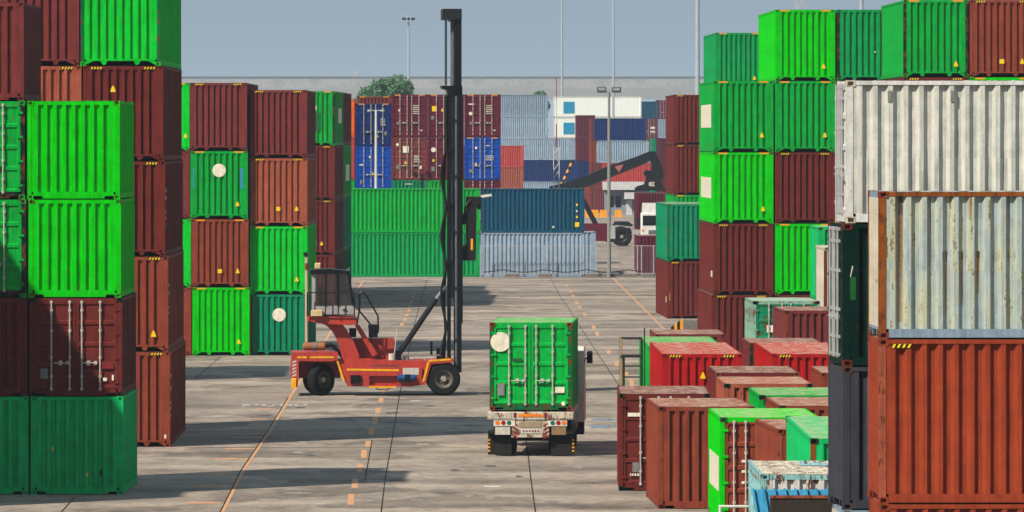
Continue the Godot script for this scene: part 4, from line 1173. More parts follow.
	part("wall", boxm(Vector3(0, 0, -4), Vector3(X.call(650), Y.call(190), 0)), flat("office_wall", Color(0.48, 0.52, 0.54), 0.8), of)
	part("roof", boxm(Vector3(-0.2, Y.call(189.8), -4.2), Vector3(X.call(644), Y.call(182), 1.2)), ow, of)
	part("canopy", boxm(Vector3(X.call(624), Y.call(199), 0.02), Vector3(X.call(636), Y.call(192), 1.0)), ow, of)
	for px in [608.0, 615.5]: part("window", boxm(Vector3(X.call(px), Y.call(207), 0.004), Vector3(X.call(px + 5.5), Y.call(196), 0.05)), flat("dark_glass", Color(0.03, 0.04, 0.05), 0.15), of)
	part("door", boxm(Vector3(X.call(626), 0, 0.004), Vector3(X.call(632), Y.call(200), 0.05)), ow, of)
	# striped arm beside the navy container
	dd = 600.0
	var sb := thing("striped_boom", "yellow and black striped arm leaning beside the navy container", "boom", Vector3(xat(561, dd), 0.79, -dd))
	var a0 := Vector3(0, yat(186, dd) - 0.79, 0)
	var a1 := Vector3(xat(573, dd) - xat(561, dd), yat(160, dd) - 0.79, 0)
	part("base", boxm(Vector3(-0.35, 0, -0.35), Vector3(0.35, yat(186, dd) - 0.79, 0.35)), flat("far_black", Color(0.04, 0.045, 0.05), 0.6), sb)
	for i in 8:
		part("stripe", tubem([a0.lerp(a1, i / 8.0), a0.lerp(a1, (i + 1) / 8.0)], 0.13, 6), flat("barrier_yellow", Color(0.86, 0.58, 0.04), 0.5) if i % 2 == 0 else mats["far_black"], sb)
	# access ladder by the bright red container
	d = 208.0
	var s_ := FOCAL / d
	var la := thing("access_ladder", "rusty steel access ladder with caged platform beside the bright red container", "ladder", Vector3(xat(621, d), rise(d), -d))
	var P := func(px: float, py: float, z: float) -> Vector3: return Vector3((px - 621.0) / s_, yat(py, d) - rise(d), z)
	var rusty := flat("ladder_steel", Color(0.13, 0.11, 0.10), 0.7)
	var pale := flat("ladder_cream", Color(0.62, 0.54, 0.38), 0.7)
	for z in [0.0, -0.8]:
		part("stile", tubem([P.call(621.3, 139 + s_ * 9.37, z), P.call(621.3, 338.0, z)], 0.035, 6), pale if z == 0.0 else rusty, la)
		part("stile", tubem([P.call(642.0, 139 + s_ * 9.37, z), P.call(642.0, 338.0, z)], 0.03, 6), rusty, la)
		part("guard_rail", tubem([P.call(621.3, 338.5, z), P.call(642.0, 338.5, z)], 0.025, 6), rusty, la)
		part("stile", tubem([P.call(624.0, 139 + s_ * 9.37, z), P.call(624.0, 356.0, z)], 0.03, 6), rusty, la)
	for py in [366.0, 377.0, 388.0, 399.0, 410.0, 421.0, 432.0]: part("rung", tubem([P.call(624.0, py, 0), P.call(641.5, py, 0)], 0.025, 6), rusty, la)
	part("platform", boxm(P.call(620.5, 357.5, 0.05), P.call(643.0, 355.2, -0.85)), rusty, la)
	part("grab_pole", tubem([P.call(644.5, 139 + s_ * 9.37, 0), P.call(644.5, 327.5, 0)], 0.022, 6), rusty, la)
	# yellow and black wheel stop behind the wine roof
	d = 331.0
	var ws := thing("wheel_stop", "yellow and black striped wheel stop with grey slab at the lane edge", "wheel stop", Vector3(xat(671, d), rise(d), -d))
	var k2 := d / FOCAL
	for i in 4:
		part("stripe", prism([Vector2(i * 3.0 * k2, 0), Vector2((i + 1) * 3.0 * k2 - 0.001, 0), Vector2((i + 1) * 3.0 * k2 - 0.001, (5 + 2.2 * (i + 1)) * k2), Vector2(i * 3.0 * k2, (5 + 2.2 * i) * k2)], -0.2, 0.2), flat("barrier_yellow", Color(0.86, 0.58, 0.04), 0.5) if i % 2 == 1 else flat("far_black", Color(0.04, 0.045, 0.05), 0.6), ws)
	part("slab", bevelm(Vector3(12.2 * k2, 0, -0.25), Vector3(28 * k2, 12.5 * k2, 0.25), 0.03), conc, ws)
	# blue ribbed panel, dark plate and railing at the foot of the charcoal container
	d = 136.0
	var bp := thing("ribbed_panel", "bright blue ribbed steel panel leaning before the chipped aqua container", "panel", Vector3(xat(752, d), rise(d), -d))
	var bw := 2.6
	var bh := yat(489.6, d) - rise(d)
	var blue := flat("panel_blue", Color(0.24, 0.60, 0.76), 0.55)
	part("panel_sheet", prism([Vector2(0.42, 0), Vector2(bw, 0), Vector2(bw, bh), Vector2(0, bh)], -0.03, 0), blue, bp)
	for i in 11:
		part("rib", prism([Vector2(0.42 + i * 0.206 - 0.015, 0), Vector2(0.42 + i * 0.206 + 0.025, 0), Vector2(i * 0.206 + 0.035, bh + 0.03), Vector2(i * 0.206 - 0.01, bh + 0.03)], 0.001, 0.06), blue, bp)
	part("prop", boxm(Vector3(1.0, 0, -0.9), Vector3(1.3, 1.8, -0.031)), rusty, bp)
	d = 131.5
	var dp := thing("steel_plate", "dark rusty steel plate standing before the bright blue ribbed panel", "steel plate", Vector3(xat(771, d), rise(d), -d))
	part("plate", boxm(Vector3(0, 0, -0.5), Vector3(2.4, yat(496.6, d) - rise(d), 0)), flat("plate_dark", Color(0.17, 0.145, 0.105), 0.8), dp)
	part("rim", boxm(Vector3(-0.02, yat(496.6, d) - rise(d) - 0.03, 0.001), Vector3(2.42, yat(496.6, d) - rise(d) + 0.02, 0.02)), paint("clay", 0.8), dp)
	d = 156.0
	var hr := thing("hand_railing", "white pipe railing before the green container with wine doors", "railing", Vector3(xat(720, d), rise(d), -d))
	var hh := yat(506.5, d) - rise(d)
	var wp_ := flat("post_white", Color(0.74, 0.75, 0.72), 0.6)
	for x in [0.0, 0.72]: part("post", tubem([Vector3(x, 0, 0), Vector3(x, hh, 0)], 0.035, 8), wp_, hr)
	for y in [hh * 0.5, hh]: part("rail", tubem([Vector3(-0.035, y, 0), Vector3(0.76, y, 0)], 0.032, 8), wp_, hr)
	# crumpled sheet on the chipped aqua container
	d = 143.0
	d = 144.5
	var cs := thing("crumpled_sheet", "crumpled pale aqua plastic sheet lying on the flaking roof", "plastic sheet", Vector3(xat(813, d), rise(140.3) + STD, -d))
	st = start()
	var g := []
	for i in 13:
		for j in 6: g.append(Vector3((i - 6) * 0.05, 0.004 + 0.16 * absf(wobble.get_noise_2d(i * 31.0, j * 47.0)) * (1.0 if i > 0 and i < 12 and j > 0 and j < 5 else 0.0), (j - 2.5) * 0.22))
	for i in 12:
		for j in 5: quad(st, g[i * 6 + j + 1], g[i * 6 + j], g[(i + 1) * 6 + j], g[(i + 1) * 6 + j + 1])
	part("sheet", done(st), flat("sheet_aqua", Color(0.50, 0.66, 0.66), 0.4), cs)

# ---------------------------------------------------------------- vehicles
func wheel(parent: Node3D, at: Vector3, turn: float, r: float, wd: float, rim_c: Color, called := "wheel") -> void:      # axis along z before turning
	var st := start()
	lathe_z(st, [Vector2(wd / 2, r * 0.56), Vector2(wd / 2, r * 0.62), Vector2(wd / 2, r * 0.86), Vector2(wd * 0.42, r * 0.95), Vector2(wd * 0.28, r), Vector2(-wd * 0.28, r), Vector2(-wd * 0.42, r * 0.95), Vector2(-wd / 2, r * 0.86), Vector2(-wd / 2, r * 0.56)], 32)
	var t := part(called, done(st), flat("tyre", Color(0.055, 0.053, 0.052), 0.9), parent)
	t.position = at
	t.rotation.y = turn
	st = start()
	lathe_z(st, [Vector2(wd * 0.1, 0.001), Vector2(wd * 0.1, r * 0.34), Vector2(wd * 0.34, r * 0.40), Vector2(wd * 0.46, r * 0.52), Vector2(wd * 0.47, r * 0.565), Vector2(wd * 0.40, r * 0.58)], 28)
	lathe_z(st, [Vector2(-wd * 0.40, r * 0.58), Vector2(-wd * 0.47, r * 0.565), Vector2(-wd * 0.3, r * 0.4), Vector2(-wd * 0.3, 0.001)], 28)
	part("rim", done(st), flat("rim%s" % rim_c.to_html(), rim_c, 0.55), t)
	st = start()
	lathe_z(st, [Vector2(wd * 0.52, 0.001), Vector2(wd * 0.52, r * 0.15), Vector2(wd * 0.1, r * 0.2)], 20)
	for i in 8: tube(st, Vector3(cos(TAU * i / 8) * r * 0.27, sin(TAU * i / 8) * r * 0.27, wd * 0.1), Vector3(cos(TAU * i / 8) * r * 0.27, sin(TAU * i / 8) * r * 0.27, wd * 0.2), r * 0.03, 6)
	part("hub", done(st), flat("hub", Color(0.55, 0.53, 0.48), 0.5), t)

func lift_truck() -> void:
	var d := 254.6
	var s := FOCAL / 253.2
	var o := thing("container_lift_truck", "red container lift truck with tall black mast and glazed cab", "lift truck", Vector3(xat(375, d), rise(d), -d), deg_to_rad(2.0))
	var P := func(px: float, py: float) -> Vector2: return Vector2((px - 375.0) / s, (397.0 - py) / s)
	var V := func(px: float, py: float, z: float) -> Vector3: return Vector3((px - 375.0) / s, (397.0 - py) / s, z)
	var poly := func(list: Array) -> Array:
		var q := []
		for p in list: q.append(P.call(p[0], p[1]))
		return q
	var red := paint_body("lift_red", Color(0.64, 0.175, 0.115))
	var black := flat("lift_black", Color(0.03, 0.033, 0.037), 0.4, 0, false)
	var yellow := flat("lift_yellow", Color(0.86, 0.62, 0.06), 0.55)
	var grey := flat("lift_grey", Color(0.42, 0.42, 0.41), 0.6)
	var zn := 1.35      # near side of the body
	# wheels
	wheel(o, V.call(443.0, 380.2, zn - 0.25), 0.0, 0.605, 0.42, Color(0.33, 0.31, 0.28))
	wheel(o, V.call(443.0, 380.2, -zn + 0.25), 0.0, 0.605, 0.42, Color(0.33, 0.31, 0.28))
	wheel(o, V.call(443.0, 380.2, zn - 0.72), 0.0, 0.605, 0.40, Color(0.10, 0.10, 0.10))
	wheel(o, V.call(320.3, 381.2, zn - 0.45), deg_to_rad(42), 0.57, 0.36, Color(0.24, 0.23, 0.22))
	wheel(o, V.call(316.0, 381.2, -zn + 0.30), deg_to_rad(46), 0.57, 0.36, Color(0.24, 0.23, 0.22))
	part("axle", tubem([V.call(443, 380, -1.1), V.call(443, 380, 1.0)], 0.14, 10), black, o)
	# chassis
	part("frame", prism(poly.call([[337, 362], [344, 360], [440, 363], [440, 378], [421, 384], [416, 387], [347, 387], [338, 372]]), -1.0, zn - 0.22), red, o)
	var skirt := start()
	for q in [[[340, 365], [372, 367.5], [421, 368.5], [421.2, 377], [341, 376.9]], [[341, 377], [368.5, 377], [368.5, 386], [346, 386]], [[397, 377], [421.2, 377.1], [421.5, 386], [397, 386]], [[346, 386.1], [421.5, 386.1], [412, 387.5], [346.5, 387.5]]]:
		extrude(skirt, PackedVector2Array(poly.call(q)), zn - 0.215, zn - 0.04)
	part("side_skirt", done(skirt), red, o)
	part("yellow_stripe", prism(poly.call([[346, 369.6], [398, 370.4], [398, 372.4], [346, 371.6]]), zn - 0.04, zn - 0.03), yellow, o)
	part("tool_box", bevelm(V.call(349.5, 384.5, zn - 0.04), V.call(360, 376, zn + 0.05), 0.02), black, o)
	part("air_tank", tank(V.call(396.5, 379, zn + 0.02), V.call(415, 379, zn + 0.02), 0.125), flat("tank_blue", Color(0.07, 0.25, 0.45), 0.45), o)
	part("tank_strap", boxm(V.call(404, 382.8, zn - 0.03), V.call(409, 375.4, zn + 0.15)), black, o)
	part("white_panel", boxm(V.call(402, 376, zn - 0.04), V.call(418, 369, zn - 0.025)), flat("panel_white", Color(0.72, 0.70, 0.66), 0.7), o)
	part("under_bar", boxm(V.call(368, 389, 0.6), V.call(395, 387.3, zn)), yellow, o)
	part("belly_hose", tubem([V.call(373, 388, 1.2), V.call(378, 391, 1.2), V.call(386, 391, 1.2), V.call(392, 388, 1.2)], 0.02, 6), black, o)
	# rear end
	part("counterweight", prism(poly.call([[291, 353.5], [337, 353], [337, 361], [331, 362.5], [298, 362], [297, 388], [292, 388], [290.5, 375]]), -zn, zn - 0.02), red, o)
	part("fender_stripe", prism(poly.call([[296.3, 357.4], [306, 357.4], [306, 359.2], [296.3, 359.2]]), zn - 0.02, zn - 0.008), yellow, o)
	part("fender_stripe", prism(poly.call([[309, 357.4], [333, 357.4], [333, 359.2], [309, 359.2]]), zn - 0.02, zn - 0.008), yellow, o)
	part("fender_edge", prism(poly.call([[335.5, 362], [337.5, 362], [344, 382], [342, 382.3]]), zn - 0.03, zn + 0.02), yellow, o)
	var st := start()
	for i in 5: quad(st, V.call(291.6, 378 - i * 3.4, zn - 0.015), V.call(291.6, 376.2 - i * 3.4, zn - 0.015), V.call(295.5, 374.5 - i * 3.4, zn - 0.015), V.call(295.5, 376.3 - i * 3.4, zn - 0.015))
	part("chevron", done(st), flat("panel_white", Color(0.72, 0.70, 0.66), 0.7), o)
	part("bumper_corner", bevelm(V.call(290.4, 389, zn - 0.3), V.call(295.6, 379.2, zn + 0.03), 0.02), yellow, o)
	part("wheel_housing", boxm(V.call(298.5, 380, -0.9), V.call(340, 361, 0.35)), red, o)
	part("air_filter", tank(V.call(302, 347.7, 0.9), V.call(325, 347.7, 0.9), 0.145), flat("filter_tan", Color(0.55, 0.36, 0.20), 0.7), o)
	part("filter_band", tubem([V.call(312, 347.7, 0.9), V.call(316, 347.7, 0.9)], 0.16, 14), grey, o)
	part("intake_hose", tubem([V.call(325, 347.5, 0.9), V.call(331, 346, 0.85), V.call(337, 352, 0.8), V.call(341, 358, 0.7)], 0.07, 8), black, o)
	# cab tower and platform
	part("cab_arm", prism(poly.call([[358.5, 367], [358.5, 356], [353, 343], [346.5, 331.5], [341.5, 325], [317.5, 323], [326, 327], [332.5, 334], [337.5, 344.5], [341, 357], [340.5, 367]]), 0.35, 0.80), red, o)
	part("cab_brace", prism(poly.call([[354, 326.5], [359, 326.5], [377, 355.5], [372, 358.3]]), 0.5, 0.8), red, o)
	part("cab_platform", prism(poly.call([[307, 317], [356, 318.3], [356, 325.3], [350, 326.4], [318, 324.4], [307, 322]]), -0.5, 1.15), red, o)
	part("engine_hood", prism(poly.call([[350, 340.5], [394, 340], [394, 366.5], [350, 366.5]]), -0.9, 0.30), red, o)
	part("hood_vent", boxm(V.call(349, 339, 0.0), V.call(356, 330, 0.31)), black, o)
	part("engine_pipe", boxm(V.call(368.5, 339, 0.1), V.call(377.5, 326, 0.5)), black, o)
	part("battery_box", boxm(V.call(358.6, 367, 0.31), V.call(370, 360, 0.9)), red, o)
	part("foot_plate", boxm(V.call(368, 368.0, 0.3), V.call(397, 366.6, 1.2)), flat("chequer", Color(0.22, 0.22, 0.22), 0.6), o)
	part("deck_gear", bevelm(V.call(402, 366.8, 0.1), V.call(409, 357, 0.6), 0.03), grey, o)
	part("deck_gear", bevelm(V.call(413, 366.8, 0.0), V.call(424, 361, 0.7), 0.03), red, o)
	part("deck_gear", bevelm(V.call(436.5, 361.4, 0.2), V.call(440, 350, 0.4), 0.02), black, o)
	part("deck_pipe", tubem([V.call(404, 357.5, 0.75), V.call(440, 357.0, 0.75)], 0.03, 6), grey, o)
	part("deck_lamp", bevelm(V.call(430, 358, 0.5), V.call(432.4, 343, 0.6), 0.01), black, o)
	part("bucket", tubem([V.call(391.5, 366.3, 0.9), V.call(391.5, 355.0, 0.9)], 0.13, 14), flat("panel_white", Color(0.72, 0.70, 0.66), 0.7), o)
	part("whip_pole", tubem([V.call(394, 355, 0.9), V.call(396.6, 330, 0.9)], 0.02, 6), mats["panel_white"], o)
	# cab
	var glass := StandardMaterial3D.new()
	glass.albedo_color = Color(0.10, 0.12, 0.13, 0.28)
	glass.transparency = BaseMaterial3D.TRANSPARENCY_ALPHA
	glass.roughness = 0.05
	var cabz := [-0.42, 1.0]
	var cab := part("cab", prism(poly.call([[311.5, 307.5], [353, 307.0], [354, 316.5], [311.5, 316.5]]), cabz[0], cabz[1]), flat("cab_grey", Color(0.58, 0.58, 0.57), 0.55), o)
	part("cab_roof", prism(poly.call([[309, 271.2], [330, 270], [349, 272.2], [349.5, 275.3], [310, 275.3]]), cabz[0] - 0.08, cabz[1] + 0.1), black, cab)
	part("rear_wall", prism(poly.call([[311.5, 275.4], [314.6, 275.4], [314.6, 307.4], [311.5, 307.4]]), cabz[0], cabz[1]), flat("cab_grey", Color(0.58, 0.58, 0.57), 0.55), cab)
	for z in cabz:
		part("post", prism(poly.call([[336.3, 275.4], [338.6, 275.4], [338.6, 307.2], [336.3, 307.2]]), z - 0.03, z + 0.03), black, cab)
		part("post", prism(poly.call([[346.8, 275.4], [349.0, 275.4], [354.0, 307.0], [351.8, 307.0]]), z - 0.03, z + 0.03), black, cab)
		part("post", prism(poly.call([[324.6, 275.4], [325.8, 275.4], [325.8, 307.2], [324.6, 307.2]]), z - 0.03, z + 0.03), black, cab)
		part("side_window", prism(poly.call([[315, 275.6], [347.5, 275.6], [352.5, 306.8], [315, 306.8]]), z - 0.006, z + 0.006), glass, cab)
	st = start()
	quad(st, V.call(353.4, 306.8, cabz[1]), V.call(348.4, 275.5, cabz[1]), V.call(348.4, 275.5, cabz[0]), V.call(353.4, 306.8, cabz[0]))
	part("windscreen", done(st), glass, cab)
	part("seat", prism(poly.call([[319, 313], [331, 313], [331, 305], [323.5, 303.5], [322, 288], [318, 288]]), 0.1, 0.6), flat("seat_dark", Color(0.24, 0.19, 0.18), 0.8), cab)
	part("console", prism(poly.call([[339, 314], [349, 314], [346, 296], [342, 296]]), 0.1, 0.55), flat("console_grey", Color(0.33, 0.31, 0.30), 0.7), cab)
	part("door_handle", boxm(V.call(342, 311.6, cabz[1]), V.call(346, 310.4, cabz[1] + 0.05)), black, cab)
	part("work_lamp", bevelm(V.call(314, 269.6, 0.4), V.call(320.5, 264.2, 0.75), 0.04), flat("lamp_cream", Color(0.74, 0.66, 0.48), 0.5), cab)
	part("side_box", bevelm(V.call(310, 317, 1.0), V.call(322, 311, 1.35), 0.03), mats["lamp_cream"], o)
	st = start()
	for y in [293.6, 316.0]: tube(st, V.call(306.5, y, 1.25), V.call(353.5, y, 1.25), 0.025, 6)
	for x in [306.5, 324.5, 337.5, 353.5]: tube(st, V.call(x, 318, 1.25), V.call(x, 293.6, 1.25), 0.025, 6)
	part("guard_rail", done(st), black, o)
	part("hand_rail", tubem([V.call(356, 326, 1.2), V.call(358.8, 310, 1.2), V.call(358.8, 294.5, 1.2), V.call(361.5, 292.8, 1.2), V.call(364, 294, 1.2), V.call(377.2, 317.0, 1.2), V.call(377.4, 334.0, 1.2)], 0.032, 7), black, o)
	part("hand_rail", tubem([V.call(357, 310, 0.4), V.call(371.0, 327.0, 0.4), V.call(371.0, 340.0, 0.4)], 0.032, 7), black, o)
	part("ladder_box", bevelm(V.call(367.5, 330, 0.9), V.call(378.5, 325.6, 1.25), 0.02), black, o)
	part("exhaust_stack", tubem([V.call(306.0, 343.5, 0.75), V.call(306.0, 258.0, 0.75)], 0.062, 10), flat("exhaust_cream", Color(0.66, 0.60, 0.52), 0.6), o)
	part("exhaust_tip", tubem([V.call(306.0, 258.0, 0.75), V.call(304.0, 253.5, 0.75)], 0.07, 8), black, o)
	part("exhaust_band", tubem([V.call(306.0, 271.0, 0.75), V.call(306.0, 264.5, 0.75)], 0.075, 10), paint("brown", 0.8), o)
	# front fender
	part("front_fender", prism(poly.call([[421, 386], [427.3, 362.0], [452.5, 360.2], [453, 363.5], [430, 365], [424.5, 386]]), -zn, zn), red, o)
	part("fender_stripe", prism(poly.call([[428, 360.9], [450, 359.4], [450, 361.4], [428, 363.0]]), zn + 0.001, zn + 0.012), yellow, o)
	part("fender_edge", prism(poly.call([[421.3, 383], [423.4, 383], [428.6, 363], [426.4, 363]]), zn + 0.001, zn + 0.012), yellow, o)
	# mast
	var mast_ := part("mast", start_mast(V), black, o)
	part("mast_head", prism(poly.call([[442.0, 9.5], [461.3, 9.5], [461.3, 20], [452, 20], [450.5, 22], [449, 20], [442.0, 20]]), -1.05, 1.05), flat("mast_head_grey", Color(0.10, 0.11, 0.115), 0.5), mast_)
	for z in [-0.7, 0.7]:
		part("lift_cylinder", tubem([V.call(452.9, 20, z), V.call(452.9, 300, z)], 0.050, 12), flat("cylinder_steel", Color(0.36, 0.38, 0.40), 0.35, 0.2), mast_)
		part("chain", tubem([V.call(446.3, 20, z), V.call(446.3, 86, z)], 0.022, 6), black, mast_)
	part("highlight_cylinder", tubem([V.call(455.9, 97, 0.93), V.call(455.9, 368, 0.93)], 0.045, 12), mats["cylinder_steel"], mast_)  # pale steel tube added to draw the vertical highlight down the black mast
	for py in [120.0, 176.0, 232.0, 288.0, 340.0]: part("roller_block", bevelm(V.call(453.6, py + 3, 0.80), V.call(458.6, py, 1.0), 0.01), flat("mast_head_grey", Color(0.10, 0.11, 0.115), 0.5), mast_)
	part("carriage_bracket", prism(poly.call([[441.5, 86.5], [462, 86.5], [462, 96], [448, 96], [447, 91], [441.5, 89]]), -0.95, 0.95), black, mast_)
	for y in [150.0, 205.0, 262.0]: part("cross_bracket", prism(poly.call([[445, y], [462.6, y], [462.6, y + 4], [445, y + 3]]), -0.9, 0.9), black, mast_)
	st = start()
	for k in 6:
		var z: float = 0.62 - 0.22 * k
		var prev: Vector3 = V.call(446.5, 97, z)
		for i in range(1, 60):
			var py := 97.0 + 270.0 * i / 59
			var bulge: float = (4.6 + z) * pow(absf(sin((py - 150.0) * 0.052 + z * 0.3)), 1.5) if py > 150 else 0.0
			var cur: Vector3 = V.call(446.2 - bulge * (1.0 - 0.15 * k), py, z)
			tube(st, prev, cur, 0.05, 6)
			prev = cur
	part("hose_bundle", done(st), flat("hose_rubber", Color(0.06, 0.045, 0.045), 0.8), mast_)
	for z in [-0.45, 0.45]:
		var ty := part("tilt_cylinder", tubem([V.call(397.5, 358, z), V.call(436.5, 300.5, z)], 0.085, 12), black, o)
		part("piston_rod", tubem([V.call(436.0, 301.2, z), V.call(446.5, 287.5, z)], 0.045, 10), flat("chrome", Color(0.75, 0.76, 0.78), 0.2, 0.8), ty)
	part("cylinder_foot", prism(poly.call([[393, 368], [402, 368], [400.5, 352], [396, 352]]), -0.6, 0.6), black, o)
	# side spreader on the carriage
	var sp := part("spreader", prism(poly.call([[467.4, 198], [481.5, 198], [481.5, 206], [476.5, 206], [475.6, 262], [462.6, 262], [462.6, 250], [467.4, 245], [467.4, 226], [462.6, 224], [462.6, 216], [467.4, 214]]), -1.1, 0.75), flat("spreader_dark", Color(0.085, 0.065, 0.06), 0.6), o)
	part("twist_arm", prism(poly.call([[476.8, 206.1], [481.4, 206.1], [480, 210.5], [477.5, 210.5]]), 0.3, 0.7), black, sp)
	part("spreader_hoses", tubem([V.call(463, 226, 0.8), V.call(465, 218, 0.8), V.call(464.5, 209, 0.8), V.call(469, 202, 0.8)], 0.035, 6), black, sp)
	part("yellow_mark", prism(poly.call([[470.6, 240], [472.8, 240], [472.8, 251.5], [470.6, 251.5]]), 0.752, 0.762), yellow, sp)
	part("marker_lamp", prism(poly.call([[480.8, 196.8], [484, 196], [491.5, 195.0], [492.2, 197.2], [484, 198.6], [480.8, 199.2]]), 0.45, 0.62), flat("lamp_white", Color(0.82, 0.82, 0.76), 0.4), sp)
func start_mast(V: Callable) -> ArrayMesh:
	var st := start()
	for z in [-0.95, 0.75]:
		box(st, V.call(455.0, 374, z), V.call(461.2, 20, z + 0.2))
		box(st, V.call(448.4, 366, z + 0.02), V.call(450.6, 96, z + 0.10))
		box(st, V.call(461.3, 325, z + 0.02), V.call(462.4, 98, z + 0.18))
	box(st, V.call(456, 30, -0.75), V.call(460.5, 26, 0.75))
	for y in [130.0, 190.0, 250.0, 310.0, 360.0]: box(st, V.call(455.2, y, -0.75), V.call(461.0, y - 6, 0.75))
	return done(st)
func tank(a: Vector3, b: Vector3, r: float) -> ArrayMesh:
	var st := start()
	var ax := (b - a).normalized()
	tube(st, a + ax * r * 0.35, b - ax * r * 0.35, r, 16)
	tube(st, a, a + ax * r * 0.35, r * 0.6, 16, r)
	tube(st, b - ax * r * 0.35, b, r, 16, r * 0.6)
	return done(st)
func paint_body(name: String, c: Color) -> StandardMaterial3D:
	if mats.has(name): return mats[name]
	var m := StandardMaterial3D.new()
	m.albedo_color = c
	m.albedo_texture = tex.paint
	m.uv1_triplanar = true
	m.uv1_world_triplanar = true
	m.uv1_scale = Vector3.ONE * 0.4
	m.detail_enabled = true
	m.detail_albedo = tex.light
	m.detail_uv_layer = BaseMaterial3D.DETAIL_UV_2
	m.uv2_triplanar = true
	m.uv2_world_triplanar = true
	m.uv2_scale = Vector3.ONE * 0.6
	m.roughness = 0.5
	mats[name] = m
	return m

func container_lorry() -> void:
	var d := ground_depth(456.6)
	var s := FOCAL / d
	var turn := deg_to_rad(-2.6)
	var at := Vector3(xat(530.8, d), rise(d), -d)
	var o := thing("container_lorry", "dusty white lorry seen from behind carrying a green container", "lorry", at, turn)
	var P := func(px: float, py: float) -> Vector2: return Vector2((px - 530.8) / s, (456.6 - py) / s)
	var V := func(px: float, py: float, z: float) -> Vector3: return Vector3((px - 530.8) / s, (456.6 - py) / s, z)
	var cream := paint_body("lorry_white", Color(0.78, 0.76, 0.71))
	var black := flat("lorry_black", Color(0.06, 0.058, 0.055), 0.7)
	var base := (456.6 - 410.4) / s
	part("rear_beam", bevelm(V.call(487.4, 419.5, -0.25), V.call(574.2, 411.8, 0.0), 0.03), paint("cream", 0.9), o)
	part("beam_plate", boxm(V.call(498, 418.5, 0.001), V.call(511, 412.8, 0.012)), paint("cream", 0.9), o)
	part("beam_plate", boxm(V.call(551, 418.5, 0.001), V.call(573, 412.8, 0.012)), paint("cream", 0.9), o)
	part("reflector_strip", boxm(V.call(518.5, 416.8, 0.001), V.call(543, 414.0, 0.014)), flat("reflector_amber", Color(0.85, 0.47, 0.05), 0.4), o)
	for x in [515.0, 545.5]: part("red_tag", boxm(V.call(x - 1.2, 417.5, 0.001), V.call(x + 1.2, 412.6, 0.016)), flat("chevron_red", Color(0.45, 0.07, 0.08), 0.5), o)
	for s2 in [-1, 1]:
		part("frame_rail", boxm(Vector3(s2 * 0.38, base - 0.30, -0.26), Vector3(s2 * 0.52, base - 0.02, -9.2)), black, o)
		part("outrigger", boxm(Vector3(s2 * 0.52, base - 0.16, -0.8), Vector3(s2 * 1.2, base - 0.02, -1.0)), black, o)
		part("outrigger", boxm(Vector3(s2 * 0.52, base - 0.16, -5.4), Vector3(s2 * 1.2, base - 0.02, -5.6)), black, o)
		part("side_rail", boxm(Vector3(s2 * 1.14, base - 0.14, -0.26), Vector3(s2 * 1.22, base - 0.02, -6.2)), cream, o)
		part("mud_flap", boxm(V.call(530.8 + s2 * 19.7, 455.2, -0.28), V.call(530.8 + s2 * 43.2, 434.0, -0.25)), flat("flap", Color(0.10, 0.095, 0.088), 0.85), o)
		part("mud_guard", boxm(V.call(530.8 + s2 * 19.7, 434, -1.4), V.call(530.8 + s2 * 43.2, 431.5, -0.05)), black, o)
		for k in 4: part("edge_mark", boxm(V.call(530.8 + s2 * 41.0, 452.0 - k * 3.6, -0.249), V.call(530.8 + s2 * 43.2, 450.4 - k * 3.6, -0.24)), flat("barrier_yellow", Color(0.86, 0.58, 0.04), 0.5), o)
		part("lamp_box", bevelm(V.call(530.8 + s2 * 16.5, 426.2, -0.2), V.call(530.8 + s2 * 36.6, 419.9, -0.02), 0.02), cream, o)
		for k in 3:
			var st := start()
			var c := [Color(0.85, 0.42, 0.03), Color(0.55, 0.05, 0.04), Color(0.02, 0.38, 0.28)][k] as Color
			disc(st, V.call(530.8 + s2 * (33.2 - k * 5.7), 422.9, -0.012), Vector3.RIGHT, Vector3.UP, 0.065, 16)
			part("tail_lamp", done(st), flat("tail%d" % k, c, 0.25), o)
	part("number_board", boxm(V.call(495, 434.8, -0.06), V.call(510, 427.0, -0.04)), flat("plate_white", Color(0.70, 0.69, 0.64), 0.7), o)
	part("number_board", boxm(V.call(551.5, 434.8, -0.06), V.call(566, 427.0, -0.04)), flat("plate_tan", Color(0.50, 0.40, 0.27), 0.7), o)
	part("bumper", prism([P.call(512.4, 420.2), P.call(548.4, 420.2), P.call(549.5, 437.4), P.call(511.4, 437.4)], -0.12, -0.03), paint("cream", 0.9), o)
	var st := start()
	for s2 in [-1, 1]:
		for k in 4:
			var px: float = 530.8 + s2 * 18.4
			var py: float = 422.0 + k * 4.2
			quad(st, V.call(px, py + 1.8, -0.027), V.call(px, py, -0.027), V.call(px - s2 * 6.0, py + 3.2, -0.027), V.call(px - s2 * 6.0, py + 5.0, -0.027))
	part("chevron", done(st), flat("chevron_red", Color(0.45, 0.07, 0.08), 0.5), o)
	part("bumper_board", boxm(V.call(519, 427.5, -0.03), V.call(542, 421.5, -0.015)), flat("plate_tan2", Color(0.56, 0.50, 0.40), 0.7), o)
	part("number_plate", boxm(V.call(520.5, 433.5, -0.03), V.call(541.5, 428.3, -0.012)), flat("plate_white", Color(0.70, 0.69, 0.64), 0.7), o)
	st = start()
	for k in 6: box(st, V.call(523.0 + k * 2.9, 432.0, -0.0115), V.call(524.6 + k * 2.9, 430.3, -0.008))
	part("plate_characters", done(st), flat("chevron_red", Color(0.45, 0.07, 0.08), 0.5), o)
